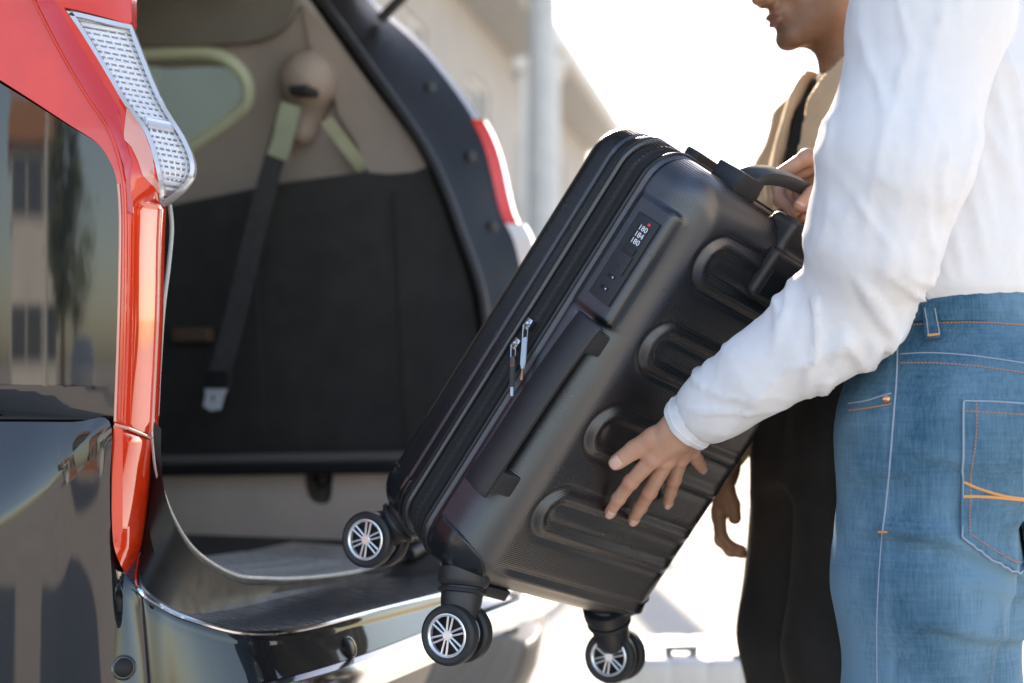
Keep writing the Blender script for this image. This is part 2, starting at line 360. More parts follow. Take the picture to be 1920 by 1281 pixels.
# the street at the camera's back, which the black paint mirrors
def tree(name, loc, hgt, rad, label, n=2600, tall=1.0, seed=1):
    rnd = np.random.RandomState(seed); t = thing(name, loc, label, 'tree'); L0 = np.array(loc, float)
    m = MB(); m.tube([L0, L0 + (.05, .02, hgt * .3), L0 + (-.05, .08, hgt * .6), L0 + (0, 0, hgt * .85)], [hgt * .028, hgt * .022, hgt * .014, .01], 9)
    for k in range(9):
        a = k * 2.4; z = hgt * (.3 + .055 * k); m.tube([L0 + (0, 0, z), L0 + (math.cos(a) * rad * .4, math.sin(a) * rad * .4, z + rad * .35), L0 + (math.cos(a) * rad * .75, math.sin(a) * rad * .75, z + rad * .6)], [hgt * .009, hgt * .006, .006], 6)
    m.done('trunk', M['bark'], t)
    cl = []
    for k in range(46):
        a = rnd.uniform(0, 6.28); zz = rnd.uniform(0, 1); r = rad * (0.25 + .75 * rnd.rand()) * math.sqrt(max(.05, 1 - (2 * zz - 1) ** 2)); cl.append(L0 + (math.cos(a) * r, math.sin(a) * r, hgt * (.34 + .62 * zz)))
    V = []; F = []
    for k in range(n):
        c = cl[rnd.randint(len(cl))] + rnd.normal(0, rad * .14, 3); a = nrm(rnd.normal(0, 1, 3)); b = nrm(np.cross(a, rnd.normal(0, 1, 3))); sz = rnd.uniform(.07, .15)
        i = len(V); V += [c - a * sz, c + b * sz * .45, c + a * sz, c - b * sz * .45]; F.append((i, i + 1, i + 2, i + 3))
    mesh_obj('crown', np.array(V), F, M['leaf'], t, False)
    return t
tree('tree', (-14.9, -14.9, 0), 5.2, 1.0, 'tall narrow leafy tree beside the slim utility pole', 3000, seed=3)
tree('tree', (-31.0, -36.0, 0), 7.5, 2.6, 'broad leafy tree far down the street beyond the white hatchback', 2600, seed=5)
def box_house(name, c, hx, hy, hz, yaw, wall, label):
    A = [np.array([math.cos(yaw), math.sin(yaw), 0]), np.array([-math.sin(yaw), math.cos(yaw), 0]), np.array([0, 0, 1.0])]; c = np.array(c, float)
    t = thing(name, tuple(c), label, 'building'); P = lambda x, y, z: c + A[0] * x + A[1] * y + A[2] * z
    MB().box(P(0, 0, hz), (hx, hy, hz), A).done('wall', wall, t)
    rz = hz * 2
    V = [P(-hx - .3, -hy - .4, rz), P(hx + .3, -hy - .4, rz), P(hx + .3, hy + .4, rz), P(-hx - .3, hy + .4, rz), P(-hx - .3, 0, rz + hy * .6), P(hx + .3, 0, rz + hy * .6)]
    mesh_obj('roof', V, [(0, 1, 5, 4), (2, 3, 4, 5), (0, 4, 3), (1, 2, 5), (3, 2, 1, 0)], M['orange_wall'], t, False)
    for sx in np.linspace(-hx * .7, hx * .7, 3):
        for sy in (-1, 1):
            for zz in ([1.5] if hz < 2.2 else [1.5, 4.2]):
                wn = MB().box(P(sx, sy * (hy + .02), zz), (.55, .03, .6), A).done('window', M['white_render'], t)
                MB().box(P(sx, sy * (hy + .055), zz), (.47, .01, .52), A).done('pane', M['house_glass'], wn)
    return t
box_house('house', (-20.4, -18.0, 0), 1.5, 2.0, 2.5, math.radians(-48), M['white_render'], 'white two storey house with red roof behind the narrow tree')
box_house('house', (-24.5, -14.5, 0), 2.2, 2.2, 2.4, math.radians(-52), M['orange_wall'], 'orange brown house with white windows beside the white house')
box_house('house', (-16.0, 2.0, 0), 4.5, 2.5, 2.6, math.radians(70), M['wall_beige'], 'beige house with red roof beyond the car')
q = (-14.2, -12.8)
pole2 = thing('utility_pole', (q[0], q[1], 0), 'slim concrete utility pole beside the narrow tree', 'pole')
MB().lathe([(.1, 0), (.07, 7), (0, 7.02)], (q[0], q[1], 0), (0, 0, 1), 14).done('shaft', M['pole'], pole2)

def simple_car(name, loc, yaw, paint, label, L=4.2, Wd=1.72):
    c = np.array(loc, float); A = [np.array([math.cos(yaw), math.sin(yaw), 0]), np.array([-math.sin(yaw), math.cos(yaw), 0]), np.array([0, 0, 1.0])]
    P = lambda x, y, z: c + A[0] * x + A[1] * y + A[2] * z
    t = thing(name, loc, label, 'car')
    prof = [(-L / 2, .35), (-L / 2 - .02, .6), (-L / 2 + .05, .92), (-L / 2 + .35, 1.0), (-L * .3, 1.40), (-L * .12, 1.48), (L * .08, 1.46), (L * .25, 1.0), (L * .42, .86), (L / 2, .66), (L / 2 + .02, .4), (L / 2 - .1, .28), (-L / 2 + .1, .28)]
    prof = catmull(prof, 4, True); n = len(prof); V = []; F = []
    ws = [(-Wd / 2, .9), (-Wd / 2 + .05, .985), (-Wd / 4, 1), (Wd / 4, 1), (Wd / 2 - .05, .985), (Wd / 2, .9)]
    for (y, k) in ws:
        for p in prof: yy = y * (1 - .22 * sstep(.95, 1.45, p[1])); V.append(P(p[0] * k, yy, .28 + (p[1] - .28) * (k if k > .95 else .96)))
    for i in range(len(ws) - 1):
        for j in range(n): F.append((i * n + j, i * n + (j + 1) % n, (i + 1) * n + (j + 1) % n, (i + 1) * n + j))
    F += [tuple(range(n)), tuple(range((len(ws) - 1) * n, len(ws) * n))[::-1]]
    body = mesh_obj('body', V, F, paint, t, True, 45)
    for s in (-1, 1):
        for (x0, x1, x2, x3) in ((-L * .26, -.15, -.1, -L * .34), (-.05, L * .07, L * .2, -.05)):
            mesh_obj('side_window', [P(x3, s * Wd * .465, 1.03), P(x2, s * Wd * .465, 1.03), P(x1, s * Wd * .405, 1.36), P(x0, s * Wd * .405, 1.36)], [(0, 1, 2, 3)], M['house_glass'], t, False)
    for x in (-L * .31, L * .31):
        for s in (-1, 1):
            wh = MB().lathe([(.2, -.1), (.31, -.09), (.32, 0), (.31, .09), (.2, .1)], P(x, s * (Wd / 2 - .1), .32), A[1], 24).done('wheel', M['tyre'], t)
            MB().lathe([(.0, .09), (.2, .1)], P(x, s * (Wd / 2 - .1), .32), A[1] * s, 20).done('rim', M['steel'], wh)
    return t
simple_car('parked_car', (-19.6, -22.8, 0), math.radians(-128), M['car_white'], 'white hatchback parked along the street beyond the narrow tree')
# ================================================================== the black car with its tailgate open
TH = math.radians(18.6); CU = np.array([math.sin(TH), math.cos(TH), 0]); CV = np.array([-math.cos(TH), math.sin(TH), 0]); CO = np.array([-.432, 1.72, 0]); UP = np.array([0, 0, 1.0])
def car(a, b, z): return CO + CV * a + CU * b + UP * z          # a forward, b across from the near side, z up
def on(px, py, n, k):                                             # pixel -> (a, b, z) on the plane n.(a,b,z)=k
    d = ray(px, py); N = n[0] * CV + n[1] * CU + n[2] * UP; t = (k - N @ (CAM - CO)) / (N @ d); p = CAM + t * d - CO
    return np.array([p @ CV, p @ CU, p[2]])
def on_a(px, py, a): return on(px, py, (1, 0, 0), a)
def on_b(px, py, b): return on(px, py, (0, 1, 0), b)
def C3(q): return car(*q)
WB = 1.5                                                          # body width
suv = thing('car', tuple(car(2.0, .75, 0)), 'glossy black sport utility car with tailgate raised and cargo bay open', 'car')

def bside(a, z):                                                  # near flank: gently crowned in plan and in height
    return -.012 + .36 * max(0, .32 - a) ** 2 - .006 * np.clip((z - .85) / .5, 0, 1) + .10 * max(0, z - 1.34)
CREASE = .846
# quarter panel
qpo = [tuple(float(t) for t in on_b(x, y, .002)[[0, 2]]) for x, y in catmull([(212, 792), (219, 600), (222, 400), (218, 340), (205, 303), (181, 269), (129, 235), (59, 189), (-1, 151), (-40, 121)], 5)]
qpo = [(a, max(z, CREASE + .003)) for a, z in qpo]
qpo += [(qpo[-1][0] + .012, 1.425), (1.70, 1.425), (1.70, CREASE + .003)]
qp = plate('quarter_panel', qpo, lambda p: car(p[0], bside(p[0], p[1]) + .004 * math.sin(3.1 * p[0]), p[1]), CU * .012, M['paint'], suv, step=.03, auto=40)
# flank further forward, doors, roof sides
aa = np.linspace(1.702, 4.2, 20); zz = np.linspace(.32, 1.3, 14)
def nose(a): return 1.3 - .35 * sstep(3.0, 4.2, a)
def flare(a): return .25 * sstep(3.7, 4.25, a) ** 2
for side in (0, 1):
    mm = MB(); G = []
    for a in aa:
        row = []
        for t in np.linspace(0, 1, 14):
            z = .32 + t * (nose(a) - .32); b = -.012 - .03 * math.sin(t * 2.6) + flare(a); row.append(car(a, b if side == 0 else WB - b, z))
        G.append(row)
    mm.grid(G, flip=side == 1); mm.done('door_panel', M['paint'], suv)
mm = MB(); mm.grid([[car(a, b, nose(a) + .004 + .03 * math.sin((b - .0) / WB * math.pi)) for b in np.linspace(flare(a) - .02, WB - flare(a) + .02, 12)] for a in np.linspace(2.95, 4.2, 12)], flip=True); mm.done('bonnet', M['paint'], suv)
mm = MB(); mm.grid([[car(4.2 + .06 * math.sin(t * 3.14), b, .32 + t * (.64)) for b in np.linspace(.23, WB - .23, 10)] for t in np.linspace(0, 1, 8)]); mm.done('front_bumper', M['paint'], suv)
# roof: from the top of the hatch opening forward
def roofz(a, b): return 1.80 + .03 * math.sin(np.clip(b / WB, 0, 1) * math.pi) - .10 * sstep(1.7, 2.5, a) - .42 * sstep(2.2, 3.0, a) * 1.0
mm = MB(); mm.grid([[car(a, b, roofz(a, b)) for b in np.linspace(.15, WB - .15, 12)] for a in np.linspace(.42, 2.3, 18)], flip=True); mm.done('roof', M['paint'], suv)
mm = MB(); mm.grid([[car(a, b, 1.69 - (a - 2.32) * .62) for b in np.linspace(.14, WB - .14, 6)] for a in np.linspace(2.32, 2.95, 6)], flip=True); mm.done('windscreen', M['tint'], suv)
# near-side greenhouse: pillar frame with two side windows
def gh(side):
    f = (lambda p: car(p[0], -.012 + .35 * (p[1] - 1.30) ** 1.0 * .8, p[1])) if side == 0 else (lambda p: car(p[0], WB + .012 - .28 * (p[1] - 1.30), p[1]))
    out = [(.08, 1.425 if side == 0 else 1.30), (2.95, 1.30), (2.32, 1.78), (.42, 1.79), (.25, 1.62)]
    if side == 0: out[0] = (.12, 1.425); out.insert(1, (1.70, 1.425)); out.insert(2, (1.705, 1.30))
    h1 = [(.62, 1.46), (1.25, 1.46), (1.25, 1.70), (.80, 1.70)] if side == 0 else [tuple(q) for q in WHOLE]
    h2 = [(1.36, 1.46), (2.2, 1.46), (2.1, 1.70), (1.36, 1.70)]
    plate('side_frame', out, f, CU * (.02 if side == 0 else -.02), M['paint'], suv, [h1, h2])
    for hh in (h1, h2):
        plate('side_window', hh, lambda p: f(p) + CU * (.01 if side == 0 else -.012), CU * (.004 if side == 0 else -.004), M['tint'], suv)
# far window outline seen through the opening, traced on the inside of the far wall
WHOLE = [on_b(x, y, 1.33)[[0, 2]] for (x, y) in catmull([(200, 128), (300, 127), (400, 125), (445, 134), (468, 160), (466, 190), (440, 215), (400, 240), (340, 275), (250, 330), (180, 330)], 4, True)]
_wc = np.mean(WHOLE, axis=0); WHOLE = [(float(_wc[0] + (a - _wc[0]) * 1.35 + .06), float(_wc[1] + (z - _wc[1]) * 1.35)) for a, z in WHOLE]
WHOLE = [(a, min(max(z, 1.36), 1.72)) for a, z in WHOLE]
gh(0); gh(1)
mm = MB(); mm.grid([[car(a, WB + .012 + .02 * math.sin((z - .3)), z) for z in np.linspace(.32, 1.295, 12)] for a in np.linspace(.05, 1.7, 10)], flip=True); mm.done('quarter_panel', M['paint'], suv)

# ---------------------------------------------------------------- cargo bay, far inside wall
def onwall(px, py, b=1.27): q = on_b(px, py, b); return (float(q[0]), float(q[2]))
wallpts = [(-.0, .56), (1.75, .56), (1.75, 1.74), (.44, 1.74)] + [onwall(*p) for p in ((600, 0), (700, 150), (800, 300), (860, 450), (895, 560))]
wh2 = [onwall(*p) for p in catmull([(150, 118), (300, 116), (405, 112), (455, 124), (484, 158), (480, 198), (450, 224), (405, 252), (345, 288), (250, 345), (150, 345)], 4, True)]
def bow(p): return car(p[0], 1.27 - .10 * sstep(1.35, 1.75, p[1]), p[1])
iw = plate('upper_trim', wallpts, bow, CU * .012, M['beige'], suv, [wh2], step=.06, auto=50)
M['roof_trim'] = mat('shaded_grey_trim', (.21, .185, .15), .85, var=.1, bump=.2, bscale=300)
def wpx(P, b): return [onwall(x, y, b) for x, y in P]
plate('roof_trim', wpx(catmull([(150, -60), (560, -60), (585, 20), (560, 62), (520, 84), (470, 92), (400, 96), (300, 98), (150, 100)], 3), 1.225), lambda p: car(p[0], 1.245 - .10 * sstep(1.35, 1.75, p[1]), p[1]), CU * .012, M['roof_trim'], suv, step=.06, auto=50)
plate('pillar_cover', wpx(catmull([(592, 20), (625, 55), (695, 155), (760, 250), (796, 312), (690, 322), (668, 270), (640, 220), (628, 150), (600, 95)], 3), 1.225), lambda p: car(p[0], 1.235 - .08 * sstep(1.35, 1.75, p[1]), p[1]), CU * .02, M['beige'], suv, step=.05, auto=50)
# rebate round the quarter window: trim ring set into the hole
ring_o = catmull([(150, 118), (300, 116), (405, 112), (455, 124), (484, 158), (480, 198), (450, 224), (405, 252), (345, 288), (250, 345), (150, 345)], 4, True)
mm = MB(); G0 = []; G1 = []
for p in list(ring_o) + [ring_o[0]]:
    q = onwall(*p); G0.append(bow(q)); 
ci = np.mean([onwall(*p) for p in ring_o], axis=0)
for p in list(ring_o) + [ring_o[0]]:
    q = np.array(onwall(*p)); q2 = ci + (q - ci) * .90; G1.append(car(q2[0], 1.365 - .10 * sstep(1.35, 1.75, q2[1]), q2[1]))
mm.grid([G0, G1], flip=True); mm.done('window_reveal', M['headliner'], suv)
MB().tube([g - CU * .002 for g in G0], .015, 10, caps=False).done('window_seal', mat('sunlit_seal_green', (.66, .68, .46), .6), suv)  # pale green paints sunlight on the window trim
# dark lower panel standing proud of the wall, with the shelf lip and the pale base under it
lower = [onwall(*p, 1.235) for p in ((95, 415), (320, 385), (520, 345), (690, 321), (800, 314), (850, 440), (893, 560), (905, 640), (905, 740), (890, 862), (700, 860), (500, 862), (300, 866), (95, 868))]
plate('lower_trim', lower, lambda p: car(p[0], 1.235 + .004 * math.sin(9 * p[0]), p[1]), CU * .03, M['dark_trim'], suv, step=.08)
mm = MB(); A_ = [onwall(x, y, 1.19) for x, y in ((90, 866), (300, 864), (500, 861), (700, 858), (905, 856))]
mm.tube([car(a, 1.20, z) for a, z in A_], .012, 10); mm.done('shelf_lip', mat('shelf_lip', (.16, .15, .14), .35, rvar=.1), suv)
mm = MB(); mm.tube([car(a, 1.205, z - .022) for a, z in A_], .012, 8); mm.done('shelf_seal', M['rubber'], suv)
basep = [onwall(*p, 1.24) for p in ((90, 884), (300, 882), (700, 878), (905, 876), (905, 1010), (640, 1012), (300, 1030), (90, 1030))]
cut = [onwall(x, y, 1.24) for x, y in catmull([(568, 882), (570, 915), (580, 938), (600, 946), (617, 940), (623, 915), (624, 882.0)], 4)]
cut = [(a, z if i not in (0, len(cut) - 1) else z) for i, (a, z) in enumerate(cut)]
plate('base_trim', basep, lambda p: car(p[0], 1.24, p[1]), CU * .012, M['pale_tan'], suv, [cut], step=.08)
mm = MB(); cc = np.mean(cut, axis=0); mm.box(car(cc[0], 1.29, cc[1]), (.07, .02, .07), (CV, CU, UP)); mm.done('hook_recess', M['dark_trim'], suv)
MB().tube([car(cc[0] - .02, 1.262, cc[1] + .03), car(cc[0], 1.25, cc[1] + .005), car(cc[0] + .02, 1.262, cc[1] + .03)], .006, 8).done('cargo_hook', M['rubber'], suv)
tp = on_b(362, 628, 1.222); MB().box(car(*tp), (.045, .016, .016), (CV, CU, UP), bevel=.006).done('trim_pocket', mat('brown_pocket', (.12, .075, .05), .6), suv)
for px0 in (470, 735):
    sm = [on_b(px0 + (y - 330) * .05, y, 1.232) for y in np.linspace(360, 852, 8)]; MB().tube([C3(q) for q in sm], .0025, 6).done('trim_seam', M['rubber'], suv)
# floor, seat back, headliner, near inner wall
mm = MB(); mm.grid([[car(a, b, .575) for b in np.linspace(.12, 1.25, 5)] for a in np.linspace(.18, 1.5, 5)], flip=True); mm.done('cargo_floor', M['carpet'], suv)
mm = MB(); mm.grid([[car(1.12 + .15 * t, b, .58 + .68 * t) for b in np.linspace(.10, 1.26, 14)] for t in np.linspace(0, 1, 8)], flip=True); st = mm.done('seat_back', M['dark_trim'], suv)
for b in (.35, 1.0): MB().box(car(1.30, b, 1.36), (.05, .13, .09), (CV, CU, UP), bevel=.03).done('head_rest', M['dark_trim'], suv)
mm = MB(); mm.grid([[car(a, b, 1.745 + .02 * math.sin((b - .1) / 1.3 * 3.14)) for b in np.linspace(.10, 1.42, 8)] for a in np.linspace(.44, 2.3, 8)]); mm.done('headliner', M['headliner'], suv)
mm = MB(); mm.grid([[car(a, .10 + .12 * sstep(1.4, 1.74, z), z) for z in (.56, .9, 1.2, 1.40)] for a in np.linspace(.10, 1.75, 6)]); mm.done('inner_trim', M['dark_trim'], suv)
mm = MB(); mm.box(car(1.95, .68, .98), (.06, .52, .40), (CV, CU, UP), bevel=.04); mm.done('front_seats', M['dark_trim'], suv)
mm = MB(); mm.box(car(2.1, .75, .42), (2.0, .70, .10), (CV, CU, UP)); mm.done('underbody', M['rubber'], suv)
for (a0, b0) in ((.95, .12), (.95, WB - .12), (3.45, .12), (3.45, WB - .12)):
    wl = MB().lathe([(.22, -.11), (.33, -.105), (.36, -.05), (.36, .05), (.33, .105), (.22, .11)], car(a0, b0 - (.03 if b0 < .5 else -.03), .36), CU, 36).done('wheel', M['tyre'], suv)
    MB().lathe([(.0, .08), (.2, .1), (.23, .112)], car(a0, b0 - (.03 if b0 < .5 else -.03), .36), CU * (-1 if b0 < .5 else 1), 28).done('rim', M['steel'], wl)
# belt pod on the far pillar, belt, buckle
pc = on_b(578, 150, 1.19); 
def podf(Pn):
    return smin(ellip(Pn, car(*pc), (.062, .062, .062)), smin(cone(Pn, car(pc[0] + .01, pc[1] + .03, pc[2] - .02), car(pc[0] + .03, pc[1] + .03, pc[2] - .10), .05, .03), cone(Pn, car(pc[0], pc[1] + .05, pc[2] + .03), car(pc[0] + .05, pc[1] + .06, pc[2] + .10), .05, .02), .03), .03)
c0 = car(*pc); nets_obj('belt_guide', podf, c0 - .2, c0 + .2, .008, mat('belt_guide_tan', (.36, .28, .22), .6, var=.12, bump=.2, bscale=300), suv)
sl_ = on_b(570, 172, 1.13); MB().box(car(*sl_), (.02, .03, .008), (CV, CU, UP), bevel=.004).done('belt_slot', M['rubber'], suv)
def strip(name, pix, b0, b1, wd, mt):
    pts = [car(*on_b(x, y, b0 + (b1 - b0) * i / (len(pix) - 1))) for i, (x, y) in enumerate(pix)]; pts = catmull(pts, 5); T = np.gradient(pts, axis=0); T /= np.linalg.norm(T, axis=1)[:, None]
    sd = np.cross(T, -CU); sd /= np.linalg.norm(sd, axis=1)[:, None]; m = MB(); m.grid([pts + sd * wd - CU * .0008, pts - sd * wd - CU * .0008]); m.grid([pts - sd * wd + CU * .0008, pts + sd * wd + CU * .0008]); return m.done(name, mt, suv)
M['belt_lit'] = mat('sunlit_webbing', (.42, .44, .29), .7, var=.15)  # webbing colour with sunlight painted in, for the lit stretches of belt
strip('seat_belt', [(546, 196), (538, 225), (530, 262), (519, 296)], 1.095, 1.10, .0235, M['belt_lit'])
bl = strip('seat_belt', [(540, 205), (525, 262), (500, 350), (470, 470), (440, 600), (412, 700)], 1.12, 1.06, .024, M['belt'])
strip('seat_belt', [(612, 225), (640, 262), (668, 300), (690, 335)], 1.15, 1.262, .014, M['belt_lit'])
tq = [(383, 720), (397, 727), (420, 722), (425, 728), (418, 745), (412, 768), (395, 771), (381, 762), (385, 742)]
hq = [(395, 742), (401, 742), (401, 752), (395, 752)]
plate('buckle_tongue', [tuple(on_b(x, y, 1.05)[[0, 2]]) for x, y in tq], lambda p: car(p[0], 1.05, p[1]), CU * .004, mat('bright_tongue', (.72, .75, .80), .3, metal=.15), suv, [[tuple(on_b(x, y, 1.05)[[0, 2]]) for x, y in hq]])
MB().box(car(*on_b(408, 712, 1.053)), (.03, .008, .018), (CV, CU, UP), bevel=.005).done('buckle_stop', M['rubber'], suv)

# ---------------------------------------------------------------- hatch opening: far pillar
inn = [on_b(x, y, 1.2) for x, y in ((570, -30), (600, 10), (700, 150), (800, 300), (860, 450), (895, 560))] + [np.array(q) for q in ((.015, 1.205, .95), (.02, 1.20, .82), (.03, 1.15, .70), (.04, 1.03, .625), (.045, .85, .59), (.05, .70, .582))]
mid = [on_b(x, y, 1.30) for x, y in ((612, -40), (645, 0), (745, 125), (842, 285), (893, 420), (925, 520))] + [np.array(q) for q in ((-.03, 1.30, .95), (-.03, 1.29, .80), (-.02, 1.22, .67), (.01, 1.06, .60), (.02, .86, .572), (.03, .71, .568))]
out = [on_b(x, y, 1.40) for x, y in ((660, -60), (690, 0), (800, 103), (903, 250), (943, 395), (975, 470))] + [np.array(q) for q in ((-.045, 1.41, .95), (-.05, 1.40, .78), (-.05, 1.34, .63), (-.05, 1.2, .575), (-.05, 1.0, .56), (-.05, .80, .556))]
inn, mid, out = (catmull(x, 6) for x in (inn, mid, out)); NI = len(inn)
def lofts(rows): return [[C3(q) for q in r] for r in rows]
mm = MB(); mm.grid(lofts([inn + [.0, .05, -.01], inn, inn * .8 + mid * .2 + [.02, .0, 0], mid * .6 + inn * .4 + [.012, 0, 0], mid, mid * .5 + out * .5 + [-.002, 0, 0], out])); fp = mm.done('pillar_jamb', M['jamb'], suv)
MB().tube([C3(q + [-.012, -.004, 0]) for q in inn[:60]], .011, 10).done('door_seal', M['rubber'], suv)
for t in (14, 19, 25): MB().lathe([(.013, 0), (.013, .006), (.008, .008), (0, .008)], C3(mid[t] * .55 + out[t] * .45 + [-.001, 0, 0]), car(-1, -.5, .1) - car(0, 0, 0), 12).done('jamb_bolt', M['rubber'], suv)
rl = out[17:27]; mm = MB(); mm.grid(lofts([rl + [.004, -.01, 0], rl + [-.02, .006, 0], rl + [-.018, .03, 0], rl + [.03, .10, 0]]), flip=False); mm.done('tail_light', M['red_lens'], suv)
rl = out[26:34]; mm = MB(); mm.grid(lofts([rl + [.004, -.012, 0], rl + [-.03, .008, 0], rl + [-.03, .03, 0], rl + [.03, .10, 0]])); mm.done('tail_light', mat('frosted_lens', (.72, .72, .72), .25, coat=.8), suv)
rl = out[33:]; mm = MB(); mm.grid(lofts([rl + [.0, -.0, 0], rl + [-.01, .02, -.0], rl + [.02, .10, -.0], np.array([(q[0] + .25, WB + .012, q[2]) for q in rl])])); mm.done('corner_panel', M['paint'], suv)
rl = out[:18]; mm = MB(); mm.grid(lofts([rl, rl + [.0, .03, .01], np.array([(q[0] + .12, WB - .02 - .2 * max(0, q[2] - 1.35), q[2] + .02) for q in rl])])); mm.done('corner_panel', M['paint'], suv)

# ---------------------------------------------------------------- hatch opening: near lower corner, sill
edge_px = [(288, 790), (289, 830), (299, 900), (329, 980), (371, 1040), (440, 1082), (500, 1089), (560, 1089), (640, 1081), (720, 1066)]
edge = catmull([on_a(x, y, .05) for x, y in edge_px], 6)
row2 = catmull([on_a(x, y, a) for x, y, a in ((282, 880, .085), (275, 960, .085), (262, 1040, .08), (270, 1098, .05), (318, 1136, .03), (372, 1150, .03), (460, 1137, .03), (540, 1118, .03), (640, 1098, .03), (740, 1078, .03))], 6)
gap = catmull([on_a(x, y, a) for x, y, a in ((281, 885, .088), (273, 968, .088), (258, 1050, .08), (256, 1104, .042), (300, 1138, .02), (355, 1162, -.01), (450, 1186, -.05), (555, 1181, -.08), (690, 1147, -.10), (850, 1108, -.11))], 6)
# carry the three lines across to the far side (mirror about the car's middle)
def mirror(P, stop): 
    Q = P.copy()[::-1]; Q[:, 1] = 1.30 - Q[:, 1] + (0.0); return Q
mm = MB(); mm.grid(lofts([edge + [.05, .02, -.004], edge + [.004, .002, .001], edge, edge * .85 + row2 * .15 + [-.012, 0, 0], edge * .4 + row2 * .6 + [-.002, 0, 0], row2])); mm.done('opening_jamb', M['jamb'], suv)
mm = MB(); mm.grid(lofts([row2, row2 * .5 + gap * .5 + [0, 0, .002], gap + [.012, 0, .004], gap + [.004, 0, .0]])); mm.done('bumper_step', M['pad'], suv)
MB().tube([C3(q + [-.003, 0, .0]) for q in gap[8:]], .0035, 8).done('bumper_edge_trim', M['chrome'], suv)
MB().tube([C3(q + [.003, .002, .003]) for q in edge[:]], .003, 8).done('opening_edge_trim', M['scuff'], suv)
wire = catmull([C3(on_a(x, y, .07)) for x, y in ((318, 384), (322, 430), (316, 500), (306, 580), (299, 680), (294, 780))], 6); MB().tube(wire, .003, 8).done('seal_highlight', mat('pale_seal_highlight', (.6, .58, .54), .5), suv)  # thin pale tube painting the highlight along the weatherstrip edge
# scuff plate: ribbed silver sheet sloping up into the bay
sc0 = edge[20:]; rows = []
for k, t in enumerate(np.linspace(0, 1, 25)):
    rz = .0035 * (abs((t * 9) % 1 - .5) < .28) if t > .25 else 0.0
    rows.append(sc0 + np.array([.006 + .30 * t, .015 + .012 * t, .002 + .010 * t + rz * 1.6]))
mm = MB(); mm.grid(lofts(rows)); mm.done('scuff_plate', M['scuff'], suv, auto=25)
# the rest of sill and step toward the far side, behind the suitcase
bb = np.linspace(.62, 1.16, 10)
e_end, r_end, g_end = edge[-1], row2[-1], gap[-1]
tt = np.linspace(0, 1, 10)
eS = np.array([[.05, e_end[1] + t * (1.05 - e_end[1]), e_end[2]] for t in tt]); rS = np.array([[.03, r_end[1] + t * (1.10 - r_end[1]), r_end[2]] for t in tt]); gS = np.array([[-.11 + .05 * t * t, g_end[1] + t * (1.32 - g_end[1]), g_end[2]] for t in tt])
mm = MB(); mm.grid(lofts([eS + [.05, 0, -.004], eS, rS])); mm.done('sill_face', M['jamb'], suv)
mm = MB(); mm.grid(lofts([rS, gS])); mm.done('bumper_step', M['pad'], suv)
mm = MB(); mm.grid(lofts([eS + [.006 + .30 * t, 0, .002 + .010 * t] for t in np.linspace(0, 1, 5)])); mm.done('scuff_plate', M['scuff'], suv)

# ---------------------------------------------------------------- bumper: one skin wrapping from the flank round the corner to the rear
top = [np.array(q) for q in [(1.7, -.012, CREASE), (1.0, -.012, CREASE), (.5, -.010, CREASE), (.3, -.008, CREASE), (.2, -.004, CREASE), (.12, -.002, CREASE)]] + [on_b(x, y, b) for x, y, b in ((205, 790, .000), (206, 900, .0), (207, 980, .003), (215, 1030, .012), (228, 1066, .03))] + [gap[i] + np.array([-.003, 0, -.002]) for i in (18, 20, 23, 27, 31, 35, 39, 43, 47, 51, 54)] + [np.array(q) for q in ((-.10, 1.05, .53), (-.05, 1.30, .54), (.02, 1.47, .56), (.2, 1.53, .6), (.6, 1.53, .66), (1.7, 1.52, .70))]
belt = [(1.7, -.03), (1.0, -.032), (.5, -.035), (.3, -.036), (.2, -.036), (.13, -.034), (.09, -.030), (.06, -.024), (.03, -.012), (.0, .01), (-.03, .04), (-.055, .075), (-.075, .115), (-.095, .17), (-.112, .24), (-.125, .32), (-.135, .42), (-.142, .52), (-.147, .62), (-.149, .70), (-.15, .78), (-.15, .88), (-.14, 1.1), (-.09, 1.33), (.0, 1.50), (.2, 1.555), (.6, 1.56), (1.7, 1.54)]
top = np.array(top); belt = np.array(belt)
belt[11:22] = top[11:22, :2] + np.array([-.016, -.004]); belt[5] = (.135, -.020)
belt[6:11] = catmull([belt[5], (.085, -.016), (.055, -.004), belt[11]], 2)[1:6]
assert len(top) == len(belt), (len(top), len(belt))
top[:6, 1] += [0, 0, 0, .0, .004, .010]; topc = catmull(top, 5); bel = catmull(np.c_[belt, np.zeros(len(belt))], 5)
rowsB = []
ia = np.arange(len(topc)); av = topc[:, 0]; near = ia < 62
drop = np.where(near, np.interp(av, [.0, .06, .14, .25, .45], [.03, .045, .085, .16, .19]), .03)
kb = np.where(near, np.interp(av, [.0, .06, .14, .25, .45], [.25, .30, .55, 1.15, 1.5]), 1.0)
side = np.clip(1 - np.clip((ia - 30) / 14, 0, 1), 0, 1)                      # 1 on the flank, 0 round the corner
def belt_xy(o):                                                              # belt line, bulging by the flare on the flank
    q = bel[:, :2].copy(); q[:, 1] = np.where(ia < 45, topc[:, 1] + (bel[:, 1] - topc[:, 1]) * (kb * side + (1 - side)), q[:, 1]); return topc[:, :2] * (1 - o)[:, None] + q * o[:, None]
cor = np.clip((ia - 24) / 8, 0, 1)                                            # 0 on the flank, 1 from the lamp round to the rear
full = belt_xy(np.ones(len(topc)))
def xy(o_flank, o_corner): o = o_flank * (1 - cor) + o_corner * cor; return topc[:, :2] * (1 - o)[:, None] + full * o[:, None]
drop = drop * (1 - cor) + .014 * cor
